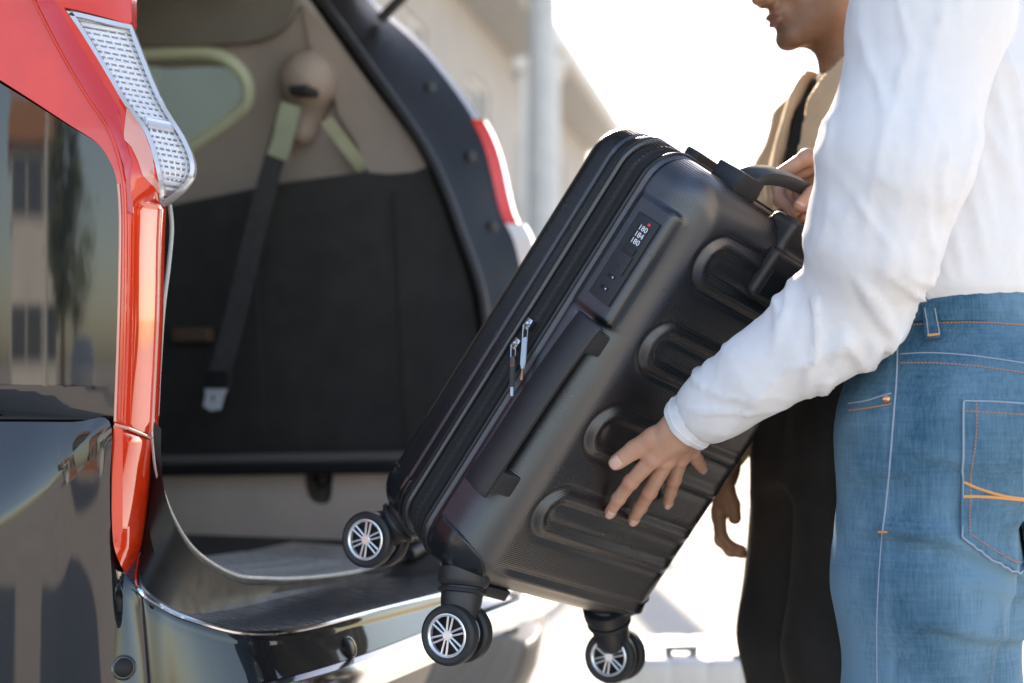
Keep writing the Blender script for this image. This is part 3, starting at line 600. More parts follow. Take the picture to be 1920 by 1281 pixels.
for zf, o, oc in ((0, 0, 0), (.3, .36, .10), (.65, .75, .17), (.9, .95, .20), (1.0, 1.0, .22)):
    r = topc.copy(); r[:, :2] = xy(o, oc); r[:, 2] = topc[:, 2] - drop * zf; rowsB.append(r)
zl = rowsB[-1][:, 2]
for t in (.12, .3, .5, .75, 1.0):
    r = topc.copy(); r[:, :2] = xy(1.0, .22 + .78 * t); r[:, 2] = zl * (1 - t) + .515 * t; rowsB.append(r)
bel = np.c_[full, np.zeros(len(full))]
mm = MB(); mm.grid(lofts(rowsB)); bump_o = mm.done('bumper', M['paint'], suv, auto=60)
def belt_row(z, d): r = bel.copy(); nn = np.gradient(bel[:, :2], axis=0); nn = np.stack([nn[:, 1], -nn[:, 0]], 1); nn /= np.linalg.norm(nn, axis=1)[:, None] + 1e-9; r[:, :2] += nn * d; r[:, 2] = z; return r
mm = MB(); mm.grid(lofts([belt_row(z, d)[62:130] for z, d in ((.515, .004), (.511, -.016), (.495, -.022), (.47, -.020), (.464, .0))])); mm.done('bumper_chrome_strip', M['chrome'], suv)
mm = MB(); mm.grid(lofts([belt_row(z, d) for z, d in ((.517, .006), (.46, .006), (.36, .015), (.27, .05), (.25, .12))])); mm.done('bumper_skirt', M['paint'], suv)
bbv = bvh_of(bump_o)
for (x, y) in ((232, 1252), (655, 1214)):
    p = hit(bbv, x, y)
    if p is not None:
        d = Vector(ray(x, y)).normalized(); _, nn_, _, _ = bbv.ray_cast(Vector(CAM), d); nn_ = np.array(nn_ if nn_.dot(d) < 0 else -nn_)
        sn = MB().lathe([(.0155, -.002), (.0155, .0015), (.0135, .002), (.0125, -.001)], p, nn_, 28).done('parking_sensor', M['paint'], suv)
        MB().lathe([(.0118, -.003), (.0118, .001), (.010, .0022), (0, .0026)], p, nn_, 24).done('sensor_disc', M['jamb'], sn)

# ---------------------------------------------------------------- near tail light
ridge = np.array([(40, -90), (60, 0), (110, 95), (160, 180), (200, 240), (226, 320), (233, 400), (232, 600), (226, 790), (222, 900), (222, 1090)], float)
right = np.array([(244, -90), (247, 0), (247, 45), (300, 180), (345, 255), (362, 300), (362, 330), (340, 360), (303, 386), (300, 450), (297, 600), (287, 800), (276, 900), (262, 1030), (242, 1085), (240, 1100)], float)
def lensb(p):
    rx = np.interp(p[1], ridge[:, 1], ridge[:, 0]); qx = np.interp(p[1], right[:, 1], right[:, 0]); t = np.clip((p[0] - rx) / max(qx - rx, 5), 0, 1.1)
    base = .005 - .022 * np.clip((rx - p[0]) / 200, 0, 1.2)
    return base + .075 * (t * t * (1.9 - .9 * t) * .6 + .4 * t ** 1.25)
def lens3(p, inset=0.0): return car(*on_b(p[0], p[1], lensb(p) + inset))
outl = [(-40, -90), (-40, 118)] + [tuple(q) for q in catmull([(0, 150), (60, 188), (130, 234), (182, 268), (206, 302), (219, 340), (223, 400), (220, 600), (214, 790)], 4)] + [tuple(q) for q in catmull([(303, 386), (300, 450), (297, 600), (286.5, 811)], 4)][::-1]
outl = [(-40, -90), (-40, 118)] + [tuple(q) for q in catmull([(0, 150), (60, 188), (130, 234), (182, 268), (206, 302), (219, 340), (223, 400), (220, 600), (213, 792)], 4)] + [(286.5, 818)] + [tuple(q) for q in catmull([(297, 600), (300, 450), (303, 386)], 4)] 
clear_l = [(302, 383), (299, 350), (286, 290), (268, 243), (233, 196), (205, 148), (175, 98), (148, 55), (124, 22)]
outl += [(300, 383)] + [tuple(q) for q in catmull(clear_l[1:], 3)] + [(120, 14), (243, 46), (247, 40), (246, -90)]
backv = CU * .03 + CV * .012
def edges0(y, poly):
    xs = [x1 + (x2 - x1) * (y - y1) / (y2 - y1) for (x1, y1), (x2, y2) in zip(poly[-1:] + poly[:-1], poly) if (y1 > y) != (y2 > y)]
    return sorted(xs)
rdx = []
for y in np.arange(-84, 812, 6.0):
    xs = edges0(y, outl); rx_ = np.interp(y, ridge[:, 1], ridge[:, 0])
    for i in range(0, len(xs) - 1, 2):
        if xs[i + 1] - xs[i] > 6: rdx += [(x, y) for x in np.linspace(xs[i], xs[i + 1], max(3, int((xs[i + 1] - xs[i]) / 6)))[1:-1]]
tl = plate('tail_light', outl, lens3, backv, M['red_lens'], suv, auto=50, extra=rdx)
lo2 = [tuple(q) for q in catmull([(212.5, 798), (210, 850), (209, 920), (211, 1000), (218, 1040), (240, 1087)], 4)] + [tuple(q) for q in catmull([(252, 1060), (262, 1010), (272, 930), (284, 826)], 4)]
tl2 = plate('tail_light', lo2, lens3, backv, M['red_lens'], suv, step=14, auto=50)
# deeper red side facets and seams on the lens
plate('lens_facet', [(62, 2), (112, 92), (162, 178), (204, 240), (232, 310), (238, 400), (250, 400), (246, 300), (222, 205), (180, 135), (140, 70), (100, 0)], lambda p: lens3(p, -.0022), backv * .1, M['red_dark'], tl, step=14)
plate('lens_facet', [(262, 250), (285, 300), (297, 352), (300, 440), (297, 590), (288, 700), (280, 700), (282, 560), (278, 440), (250, 320), (240, 250)], lambda p: lens3(p, -.0016), backv * .06, M['pink_lens'], tl, step=12) if False else None
mm = MB(); mm.tube([lens3(p, -.003) for p in catmull([(58, -10), (112, 95), (162, 180), (203, 243), (228, 320), (236, 400), (235, 600), (229, 790)], 6)], .0022, 8); mm.done('lens_ridge', M['red_lens'], tl)
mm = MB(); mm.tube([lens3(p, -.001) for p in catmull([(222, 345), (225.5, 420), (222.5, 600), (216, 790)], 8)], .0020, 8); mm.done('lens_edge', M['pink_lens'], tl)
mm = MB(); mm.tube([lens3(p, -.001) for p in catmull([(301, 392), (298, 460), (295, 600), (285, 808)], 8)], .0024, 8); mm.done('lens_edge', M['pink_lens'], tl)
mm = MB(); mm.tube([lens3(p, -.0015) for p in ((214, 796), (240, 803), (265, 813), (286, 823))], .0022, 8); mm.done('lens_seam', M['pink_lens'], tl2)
# clear reversing lamp: bezel, silver reflector with ribs, cover
cl_out = [tuple(q) for q in catmull([(124, 20), (148, 55), (175, 98), (205, 148), (233, 196), (268, 243), (286, 290), (299, 350), (302, 384), (340, 360), (362, 330), (363, 300), (345, 255), (300, 180), (247, 47)], 4)] + [(200, 36), (150, 24)]
ctr = np.mean(cl_out, axis=0)
def shrink(P, k): return [tuple(ctr + (np.array(p) - ctr) * k) for p in P]
cin = [(p[0] + (ctr[0] - p[0]) * .0, p[1]) for p in cl_out]
def inset_poly(P, d):
    P = np.array(P); n = len(P); o = []
    for i in range(n):
        e = P[(i + 1) % n] - P[i - 1]; e /= np.linalg.norm(e) + 1e-9; o.append(tuple(P[i] + np.array([-e[1], e[0]]) * d))
    return o
area = sum(cl_out[i - 1][0] * cl_out[i][1] - cl_out[i][0] * cl_out[i - 1][1] for i in range(len(cl_out)))
ins = inset_poly(cl_out, 8 if area > 0 else -8)
rv = plate('reversing_lamp', cl_out, lambda p: lens3(p, .018), backv * .5, M['lens_silver'], suv, step=12)
plate('bezel', cl_out, lens3, backv * .55, M['grey_bezel'], rv, [ins], auto=40)
plate('cover', ins, lambda p: lens3(p, .001), CU * .0012, M['clear'], rv, step=14)
def edges_at(y, poly):
    xs = []
    for i in range(len(poly)):
        (x1, y1), (x2, y2) = poly[i - 1], poly[i]
        if (y1 > y) != (y2 > y): xs.append(x1 + (x2 - x1) * (y - y1) / (y2 - y1))
    return (min(xs), max(xs)) if len(xs) > 1 else None
for k in range(29):
    y = 42 + k * 11.2; e = edges_at(y, cl_out)
    if e is None or e[1] - e[0] < 10 or 226 < y < 242: continue
    sl2 = .18; pts = []; mid_ = inset_poly(cl_out, 6 if area > 0 else -6)
    for x in np.linspace(e[0] - 30, e[1] + 30, 60):
        yy = y + sl2 * (x - (e[0] + e[1]) / 2); e2 = edges_at(yy, mid_)
        if e2 and e2[0] < x < e2[1]: pts.append(lens3((x, yy), .012))
    if len(pts) < 4: continue
    pts = resample(pts, 8)
    MB().tube(pts, .0032 if k % 2 else .0026, 8).done('reflector_rib', M['lens_silver'], rv)
for k in range(5):                                                           # upright fins break the ribs into facets
    fin = []
    for y in np.linspace(60, 340, 24):
        e = edges_at(y, ins)
        if e: fin.append(lens3((e[0] + (e[1] - e[0]) * (.12 + .19 * k), y), .0105))
    MB().tube(fin, .0014, 6).done('reflector_fin', M['lens_silver'], rv)
for k, y in enumerate((232, 238)):
    e = edges_at(y, ins); MB().tube([lens3((e[0] + (e[1] - e[0]) * t, y + 10 * (t - .5)), .008) for t in (0.02, .5, .98)], .006, 8).done('reflector_bar', M['grey_bezel' if k else 'lens_silver'], rv)
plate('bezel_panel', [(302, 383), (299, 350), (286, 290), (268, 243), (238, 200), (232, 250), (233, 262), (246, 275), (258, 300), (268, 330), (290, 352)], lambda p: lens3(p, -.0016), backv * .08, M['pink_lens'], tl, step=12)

# body behind the lens so nothing shows through, and the inner return of the near pillar
mm = MB(); mm.grid([[car(a, b, z) for z in np.linspace(.66, 1.6, 14)] for a, b in ((.36, .06), (.24, .075), (.19, .09), (.16, .105), (.17, .125), (.24, .14), (.42, .15))]); mm.done('pillar_post', M['jamb'], suv)

# raised tailgate above the opening
mm = MB(); G = []
for t in np.linspace(0, 1, 12):
    a = .46 - 1.02 * t; z = 1.86 + .42 * t + .08 * math.sin(t * 3.1)
    G.append([car(a, b, z - .05 * abs((b - .75) / .75) ** 3) for b in np.linspace(.06, 1.44, 12)])
G = np.array(G); mm.grid(G, flip=False); mm.grid(G - UP * .055, flip=True)
tgt = mm.done('tailgate', M['paint'], suv)
mm = MB(); mm.grid([[car(.36 - .42 * t, b, 1.925 + .173 * t + .08 * math.sin((.1 + .41 * t) * 3.1)) for b in np.linspace(.2, 1.3, 6)] for t in np.linspace(0, 1, 5)]); mm.done('rear_window', M['tint'], tgt)
for b in (.16, 1.34): MB().tube([car(.30, b, 1.70), car(-.05, b, 2.0)], .012, 10).done('gas_strut', M['rubber'], suv)
# ================================================================== the black suitcase being lifted
def rodr(r):
    r = np.array(r); t = np.linalg.norm(r); k = r / t; K = np.array([[0, -k[2], k[1]], [k[2], 0, -k[0]], [-k[1], k[0], 0]]); return np.eye(3) + math.sin(t) * K + (1 - math.cos(t)) * K @ K
SP = np.array([-0.1847716, 1.94659955, 0.77418657]); SR = rodr([-0.57614372, 0.48774634, -2.32681553]); SW, SD, SL = .402, .229, .58
def sxf(V): V = np.asarray(V, float); return SP + (V * np.array([-1, 1, 1])) @ SR.T
def sc(x, y, z): return sxf(np.array([[x, y, z]]))[0]
def sdir(x, y, z): return SR @ np.array([-x, y, z])
def on_case(px, py, axis, k):
    d = SR.T @ ray(px, py); c = SR.T @ (CAM - SP); kk = -k if axis == 0 else k; t = (kk - c[axis]) / d[axis]; q = c + t * d; q[0] *= -1; return q
AX = (sdir(1, 0, 0), sdir(0, 1, 0), sdir(0, 0, 1))
def shell_mat(name, col, rough, amp):
    m = mat(name, col, rough, spec=1.0, rvar=.025, vscale=7, var=.12, ior=1.62); n = m.node_tree; L = n.links; b = n.nodes['Principled BSDF']
    tc = n.nodes.new('ShaderNodeTexCoord'); outs = []
    for ax, per in ((AX[2], .0026), (AX[0] + AX[1], .0034)):
        d = n.nodes.new('ShaderNodeVectorMath'); d.operation = 'DOT_PRODUCT'; d.inputs[1].default_value = tuple(ax * (2 * math.pi / per)); L.new(tc.outputs['Object'], d.inputs[0])
        s = n.nodes.new('ShaderNodeMath'); s.operation = 'SINE'; L.new(d.outputs['Value'], s.inputs[0]); outs.append(s)
    ad = n.nodes.new('ShaderNodeMath'); ad.operation = 'MULTIPLY_ADD'; L.new(outs[1].outputs[0], ad.inputs[0]); ad.inputs[1].default_value = .35; L.new(outs[0].outputs[0], ad.inputs[2])
    bp = n.nodes.new('ShaderNodeBump'); bp.inputs['Strength'].default_value = amp; bp.inputs['Distance'].default_value = .0004; L.new(ad.outputs[0], bp.inputs['Height']); L.new(bp.outputs[0], b.inputs['Normal']); return m
M['shell'] = shell_mat('black_polycarbonate', (.009, .0105, .013), .26, .4)
M['case_plastic'] = mat('matt_black_plastic', (.022, .022, .024), .42, bump=.15, bscale=900, var=.15)
M['zip_tape'] = mat('black_zip_tape', (.016, .016, .018), .8, var=.3, vscale=200, bump=.4, bscale=1500)
M['guard'] = mat('gloss_black_guard', (.012, .013, .015), .22)
M['rim'] = mat('wheel_rim_silver', (.80, .79, .78), .26, metal=.6, var=.1)
M['caster_tyre'] = mat('caster_tyre', (.02, .02, .021), .55)
M['nickel'] = mat('nickel', (.70, .68, .64), .22, metal=1.0)
M['copper'] = mat('copper_pull_tip', (.62, .32, .18), .25, metal=1.0)
M['pale_pull'] = mat('pale_blue_pull', (.62, .76, .84), .3, metal=.4)
M['digit'] = mat('white_print', (.85, .85, .88), .6)
M['red_dot'] = mat('red_button', (.8, .06, .04), .4)

case = thing('suitcase', tuple(sc(SW / 2, SD / 2, -.02)), 'black hard shell suitcase with grooved front being lifted toward the car', 'suitcase')
SB = -.035
def outline2(P, y0, slope):
    return rbox2(P[:, 0] - SW / 2, P[:, 2] - (SL + SB) / 2, SW / 2, (SL - SB) / 2, .052)
RIBS = [.108, .234, .361, .485]
def front_fn(P):
    x, y, z = P[:, 0], P[:, 1], P[:, 2]; r = .052
    d2 = outline2(P, 0, 0) + .07 * np.maximum(y - .13, 0)
    a = d2 + r; b = y - (SD - r); d = np.minimum(np.maximum(a, b), 0) + np.hypot(np.maximum(a, 0), np.maximum(b, 0)) - r
    # rim lip near the zip and a shallow groove behind it
    d = d - .0022 * np.exp(-((y - .131) / .004) ** 2) + .0018 * np.exp(-((y - .141) / .0022) ** 2)
    face = sstep(SD - .03, SD - .008, y)
    for zc in RIBS:
        qx = np.maximum(.098 - x, 0); s = np.hypot(qx, z - zc) - .026
        ring = np.exp(-(s / .0066) ** 2); gr = np.exp(-((s - .0120) / .0046) ** 2) + .7 * np.exp(-((s + .0120) / .005) ** 2)
        bead = np.exp(-((s + .004) / .008) ** 2) * sstep(.12, .06, x)
        fx = sstep(SW - .022, SW - .055, x)
        d = d - (.0034 * ring - .0026 * gr + .0022 * bead) * face * fx
    d = d - .0035 * np.exp(-((z - .004) / .005) ** 2) * face * sstep(.05, .09, x) + .002 * np.exp(-((z - .016) / .003) ** 2) * face * sstep(.05, .09, x)
    # raised pads for the lock and the side handle feet
    d = smin(d, boxd(P, (.030, .180, .434), (.0315, .036, .080), .008), .006)
    d = np.minimum(d, boxd(P, (.024, .190, .320), (.020, .012, .010), .004))
    d = smax(d, boxd(P, (.0, .174, .345), (.004, .018, .0016), .001) * -1, .001)
    return np.maximum(d, .128 - y)
def back_fn(P):
    y = P[:, 1]; r = .036
    d2 = outline2(P, 0, 0) + .05 * np.maximum(.08 - y, 0)
    a = d2 + r; b = r - y; d = np.minimum(np.maximum(a, b), 0) + np.hypot(np.maximum(a, 0), np.maximum(b, 0)) - r
    d = d - .002 * np.exp(-((y - .083) / .004) ** 2) + .0022 * np.exp(-((y - .062) / .0022) ** 2)
    return np.maximum(d, y - .087)
lo_, hi_ = (-.012, .12, -.047), (SW + .012, SD + .012, SL + .012)
nets_obj('front_shell', front_fn, lo_, hi_, .0021, M['shell'], case, 1, sxf, True)
_sm = case.children[0] if False else bpy.data.objects['front_shell']
_bm = bmesh.new(); _bm.from_mesh(_sm.data)
for _ in range(2): bmesh.ops.smooth_vert(_bm, verts=[v for v in _bm.verts if abs(float((SR.T @ (np.array(v.co) + base_of(case) - SP))[1]) - .128) > .004], factor=.5, use_axis_x=True, use_axis_y=True, use_axis_z=True)
_bm.to_mesh(_sm.data); _bm.free()
nets_obj('back_shell', back_fn, (-.012, -.012, -.047), (SW + .012, .094, SL + .012), .0030, M['shell'], case, 2, sxf, True)
def loop(inset, y, rr, n=26):
    """rounded rectangle line round the case"""
    P = []; r = rr
    for (cx, cz, a0) in ((SW - inset - r, SL - inset - r, 0), (inset + r, SL - inset - r, 90), (inset + r, SB + inset + r, 180), (SW - inset - r, SB + inset + r, 270)):
        for k in range(n):
            a = math.radians(a0 + 90 * k / (n - 1)); P.append((cx + r * math.cos(a), y, cz + r * math.sin(a)))
    return np.array(P)
def band(name, prof, mt):
    L_ = [sxf(loop(i, y, max(.008, .052 - i))) for (i, y) in prof]; L_ = [np.r_[l, l[:1]] for l in L_]; m = MB(); m.grid(L_, flip=True); return m.done(name, mt, case)
band('gusset', [(.004, .086), (.0062, .088), (.0066, .098), (.004, .0995), (.0035, .1015)], M['zip_tape'])
zp = band('zip', [(.0035, .1015), (.0018, .1025), (.0012, .104), (.0018, .1055), (.0035, .1065)], M['rubber'])
band('gusset', [(.0035, .1065), (.004, .1085), (.0066, .110), (.0062, .116), (.003, .1175), (.003, .120), (.0062, .1215), (.0055, .129)], M['zip_tape'])
mm = MB()
tl_ = sxf(loop(.0012, .104, .0508, 60)); tl_ = resample(np.r_[tl_, tl_[:1]], 560)
for i in range(0, 559): 
    if i % 2: continue
    mm.box(tl_[i], (.0012, .0022, .0009), (nrm(tl_[i + 1] - tl_[i]), AX[1], np.cross(nrm(tl_[i + 1] - tl_[i]), AX[1])))
tq_ = mm.done('zip_teeth', M['case_plastic'], zp, smooth=False); tq_['kind'] = 'stuff'
for yv, iv in ((.1335, -.0012), (.0795, -.0012)):
    m = MB(); L_ = sxf(loop(iv, yv, .052)); m.tube(np.r_[L_, L_[:2]], .0016, 6, caps=False); m.done('rim_piping', M['rubber'], case)
# corner guards on the bottom
def guard(fn, cx, cz, y0, y1):
    def f(P): return np.maximum(np.maximum(fn(P) - .003, np.hypot(P[:, 0] - cx, P[:, 2] - cz) - .088), np.maximum(y0 - P[:, 1], P[:, 1] - y1))
    return f
nets_obj('corner_guard', guard(front_fn, -.02, -.055, .15, SD + .002), (-.01, .145, -.045), (.09, SD + .01, .07), .003, M['guard'], case, 1, sxf, True)
nets_obj('corner_guard', guard(back_fn, -.02, -.055, .008, .07), (-.01, .0, -.045), (.09, .08, .07), .003, M['guard'], case, 1, sxf, True)
nets_obj('corner_guard', guard(front_fn, SW + .02, -.055, .15, SD + .002), (SW - .09, .145, -.045), (SW + .01, SD + .01, .07), .003, M['guard'], case, 1, sxf, True)
nets_obj('corner_guard', guard(back_fn, SW + .02, -.055, .008, .07), (SW - .09, .0, -.045), (SW + .01, .08, .07), .003, M['guard'], case, 1, sxf, True)
# side carry handle
def sbox(m, c, h, bevel=0): return m.box(sc(*c), h, AX, bevel)
hd = MB(); hp = [(-.014, .190, .094), (-.0165, .191, .100), (-.018, .194, .16), (-.0185, .196, .225), (-.018, .199, .29), (-.0165, .203, .344), (-.013, .2035, .351)]
G = []
for q in catmull(hp, 5):
    row = []
    for (dx, dy) in ((.004, -.0225), (-.001, -.0235), (-.0035, -.0205), (-.0042, 0), (-.0035, .0205), (-.001, .0235), (.004, .0225), (.0048, 0), (.004, -.0225)): row.append(sc(q[0] + dx, q[1] + dy, q[2]))
    G.append(row)
hd.grid(G, flip=True); n9 = 9; hd.F.append(tuple(range(8))); hd.F.append(tuple(range(len(G) * 9 - 9, len(G) * 9 - 1))[::-1])
sh = hd.done('side_handle', M['case_plastic'], case, auto=50)
for z_ in (.118, .328):
    sbox(MB(), (.010, .199, z_), (.026, .015, .015), .004).done('handle_foot', M['case_plastic'], case)
# combination lock
lk = sbox(MB(), (-.0025, .1845, .4335), (.0022, .0205, .0585), .0012).done('lock_plate', M['case_plastic'], case)
sbox(MB(), (-.0052, .186, .428), (.0016, .0125, .0125), .0008).done('lock_slider', M['case_plastic'], lk)
sbox(MB(), (-.0056, .1855, .447), (.0014, .0110, .0045), .0012).done('lock_button', M['rubber'], lk)
for z_ in (.391, .4075):
    zs = sbox(MB(), (-.0047, .1835, z_), (.0008, .0068, .0026), .0006).done('puller_slot', mat('slot_black', (.003, .003, .003), .3), lk)
    sbox(MB(), (-.0056, .1875, z_ - .0004), (.0008, .0014, .0012), .0004).done('slot_pin', M['nickel'], zs)
MB().lathe([(.0022, 0), (.0022, .0008), (.0012, .0012), (0, .0013)], sc(-.0047, .1915, .4845), -AX[0], 14).done('lock_dot', M['red_dot'], lk)
sbox(MB(), (-.0050, .1865, .4225), (.0020, .0030, .0020), .0004).done('keyhole', M['rubber'], lk)
deps = None
def text_mesh(body, size):
    cu = bpy.data.curves.new('text', 'FONT'); cu.body = body; cu.size = size; cu.align_x = 'CENTER'; cu.align_y = 'CENTER'; cu.extrude = .00015; cu.resolution_u = 3
    o = bpy.data.objects.new('text', cu); COL.objects.link(o); bpy.context.view_layer.update(); me = bpy.data.meshes.new_from_object(o.evaluated_get(bpy.context.evaluated_depsgraph_get()))
    V = np.array([v.co for v in me.vertices]); F = [tuple(p.vertices) for p in me.polygons]; bpy.data.objects.remove(o); bpy.data.curves.remove(cu); bpy.data.meshes.remove(me); return V, F
for body, z_, yo in (('180', .4765, 0), ('184', .4675, .0), ('180', .4585, 0)):
    dl = sbox(MB(), (-.0046, .1865, z_), (.0007, .0105, .0039), .0005).done('number_dial', mat('dial_black', (.01, .01, .012), .3), lk)
    V, F = text_mesh(body, .0098)
    W_ = np.array([sc(-.0055 - v[2], .1865 + v[0] * 1.15, z_ + v[1]) for v in V]); mesh_obj('dial_digits', W_, [f[::-1] for f in F], M['digit'], lk, False)
# zip pullers hang from the zip
def puller(px0, py0, px1, py1, kind):
    q0 = on_case(px0, py0, 0, -.006); q0[1] = .104 if abs(q0[1] - .104) < .02 else q0[1]
    top = sc(*q0); tip = sc(*on_case(px1, py1, 0, -.012)); d = tip - top; ln = np.linalg.norm(d); d /= ln; nrm_ = nrm(-AX[0] - d * (-AX[0] @ d)); sd = np.cross(d, nrm_)
    t = sbox(MB(), (-.0035, q0[1], q0[2]), (.0042, .0065, .0075), .0022).done('zip_slider', M['nickel'], case)
    MB().lathe([(.0025, 0), (.0035, .0015), (.0025, .003), (0, .0034)], sc(-.0075, q0[1], q0[2]), -AX[0], 14).done('rivet', M['steel'], t)
    A0 = top - AX[0] * .004; Pf = lambda u_, s_: A0 + d * u_ * ln + sd * s_ * 1.0
    wd = .0040 if kind else .0038
    ring = MB().tube([Pf(.03, -wd * .9), Pf(.03, wd * .9), Pf(.10, wd), Pf(.26, wd), Pf(.26, -wd), Pf(.10, -wd), Pf(.03, -wd * .9)], .0010, 8); ring.done('puller_ring', M['nickel'], t)
    def strip_(u0, u1, w0, w1, th, mt, nm):
        V = [Pf(u0, -w0) - nrm_ * th, Pf(u0, w0) - nrm_ * th, Pf(u1, w1) - nrm_ * th, Pf(u1, -w1) - nrm_ * th]; V += [v + nrm_ * 2 * th for v in V]
        mesh_obj(nm, V, [(3, 2, 1, 0), (4, 5, 6, 7), (0, 1, 5, 4), (1, 2, 6, 5), (2, 3, 7, 6), (3, 0, 4, 7)], mt, t, False)
    if kind:
        strip_(.26, .70, wd, wd, .0009, M['pale_pull'], 'puller_tab'); strip_(.70, .80, wd, wd * .35, .0009, M['pale_pull'], 'puller_tab')
        MB().tube([Pf(.80, 0), Pf(.88, 0), Pf(.95, 0), Pf(1.0, 0)], [.0018, .0025, .0030, .0026], 10).done('puller_tip', M['copper'], t)
    else:
        strip_(.26, .46, wd, wd, .0009, M['nickel'], 'puller_tab'); strip_(.46, .84, wd, wd * .9, .0013, M['dark_metal'], 'puller_grip'); MB().tube([Pf(.84, 0), Pf(.92, 0), Pf(1.0, 0)], [.0036, .0034, .0026], 10).done('puller_tip', M['nickel'], t)
puller(996, 612, 982, 716, 1); puller(971, 648, 964, 746, 0)
# casters
wax = nrm([-.44, -.89, .06])
def caster(pxc, pyc, zc, foot, name):
    foot = (foot[0], foot[1], SB + foot[2])
    q = on_case(pxc, pyc, 2, zc) if pxc else np.array(pyc); c = sc(*q); f = sc(*foot); r = .0385; cm = c - wax * .029
    dn = nrm(cm - f)
    hb = MB(); hb.lathe([(.034, -.012), (.034, .004), (.031, .010), (.028, .012)], f, dn, 28)
    hb.done('wheel_mount', M['case_plastic'], case)
    def fork(P):
        a = f + dn * .006; e = cm + dn * .0; d = cone(P, a, f * .45 + cm * .55, .029, .024); d = smin(d, cone(P, f * .55 + cm * .45, e, .022, .014), .012)
        return d
    lo = np.minimum(f, cm) - .05; hi = np.maximum(f, cm) + .05
    fk = nets_obj('wheel_fork', fork, lo, hi, .0035, M['case_plastic'], case, 1)
    MB().lathe([(.0305, -.002), (.032, 0), (.0325, .0025), (.0305, .004)], f + dn * .016, dn, 28).done('swivel_ring', M['rubber'], case)
    MB().tube([c - wax * .004, c - wax * .054], .004, 10).done('axle', M['steel'], case)
    for k, o in enumerate((0.0, -.038)):
        cc = c + wax * o
        ty = MB().lathe([(.0275, .0005), (.0295, .0016), (.0340, .0020), (r - .0006, -.0010), (r, -.004), (r, -.012), (r - .0006, -.0150), (.0340, -.018), (.0285, -.0165), (.0275, -.014), (.0275, .0005)], cc, wax, 44, caps=False).done('wheel', M['caster_tyre'], case)
        rm = MB(); rm.lathe([(.0278, -.001), (.0278, .0012), (.0262, .0018), (.0240, .0004), (.0240, -.006), (.0278, -.006)], cc, wax, 44, caps=False)
        a = nrm(np.cross(wax, [0.1, .2, 1])); b = np.cross(wax, a)
        for s in range(6):
            for off in (-.16, .16):
                t = s * math.pi / 3 + .35 + off; t2 = s * math.pi / 3 + .35 + off * 1.05; d0 = math.cos(t) * a + math.sin(t) * b; d1 = d0
                base = math.cos(s * math.pi / 3 + .35) * a + math.sin(s * math.pi / 3 + .35) * b; sd = np.cross(wax, base) * (1 if off > 0 else -1)
                rm.tube([cc + base * .0055 + sd * .0022 - wax * .0012, cc + base * .015 + sd * .0030 - wax * .0010, cc + base * .0258 + sd * .0036 - wax * .0006], .0015, 6)
        rm.lathe([(.0068, -.004), (.0068, -.0004), (.0058, .0006), (.0042, .0006), (.0040, .0002), (0, .0002)], cc, wax, 24)
        rm.done('rim', M['rim'], ty)
        MB().lathe([(0, -.0085), (.0272, -.0085)], cc, wax, 24).done('hub_disc', M['caster_tyre'], ty)
caster(685, 1012, -.080, (.048, .048, .008), 'a'); caster(838, 1192, -.086, (.050, .196, .008), 'b'); caster(1141, 1232, -.084, (SW - .05, .188, .010), 'c'); caster(None, (.380, .030, -.058), -.05, (SW - .05, .045, .012), 'd')
# bottom foot / drain catch by the front edge
sbox(MB(), (.115, .19, SB), (.022, .012, .008), .004).done('bottom_foot', M['case_plastic'], case)
# top carry handle and the telescopic tube ends behind it
th_pts = [(.118, .160, SL - .004), (.130, .162, SL + .016), (.150, .165, SL + .032), (.185, .167, SL + .042), (.24, .167, SL + .047), (.285, .165, SL + .040), (.305, .162, SL + .018), (.312, .160, SL - .004)]
G = []
for q in catmull(th_pts, 6):
    G.append([sc(q[0], q[1] + dy, q[2] + dz) for dy, dz in ((-.0175, -.008), (-.0185, .001), (-.0155, .0085), (0, .0105), (.0155, .0085), (.0185, .001), (.0175, -.008), (0, -.0100), (-.0175, -.008))])
m = MB(); m.grid(G, flip=False); tho = m.done('top_handle', M['case_plastic'], case, auto=50)
for x_ in (.120, .310): sbox(MB(), (x_, .160, SL + .006), (.024, .024, .015), .004).done('handle_mount', M['case_plastic'], case)
for x_ in (.16, .28):
    tb = MB().lathe([(.011, 0), (.011, .012), (.008, .013)], sc(x_, .040, SL - .006), AX[2], 18).done('trolley_tube', M['steel'], case)
sbox(MB(), (.22, .040, SL + .008), (.075, .014, .009), .005).done('trolley_grip', M['case_plastic'], case)
# strap clip over the top edge of the front
def clipf(P):
    d = boxd(P, (.205, SD + .004, .508), (.038, .010, .034), .008)
    return smin(d, boxd(P, (.215, SD - .022, SL - .020), (.034, .024, .026), .010), .008)
nets_obj('front_clip', clipf, (.14, SD - .07, .45), (.27, SD + .03, SL + .03), .003, M['case_plastic'], case, 1, sxf, True)
sbox(MB(), (.205, SD + .0150, .500), (.030, .0025, .018), .002).done('clip_tab', M['guard'], case)
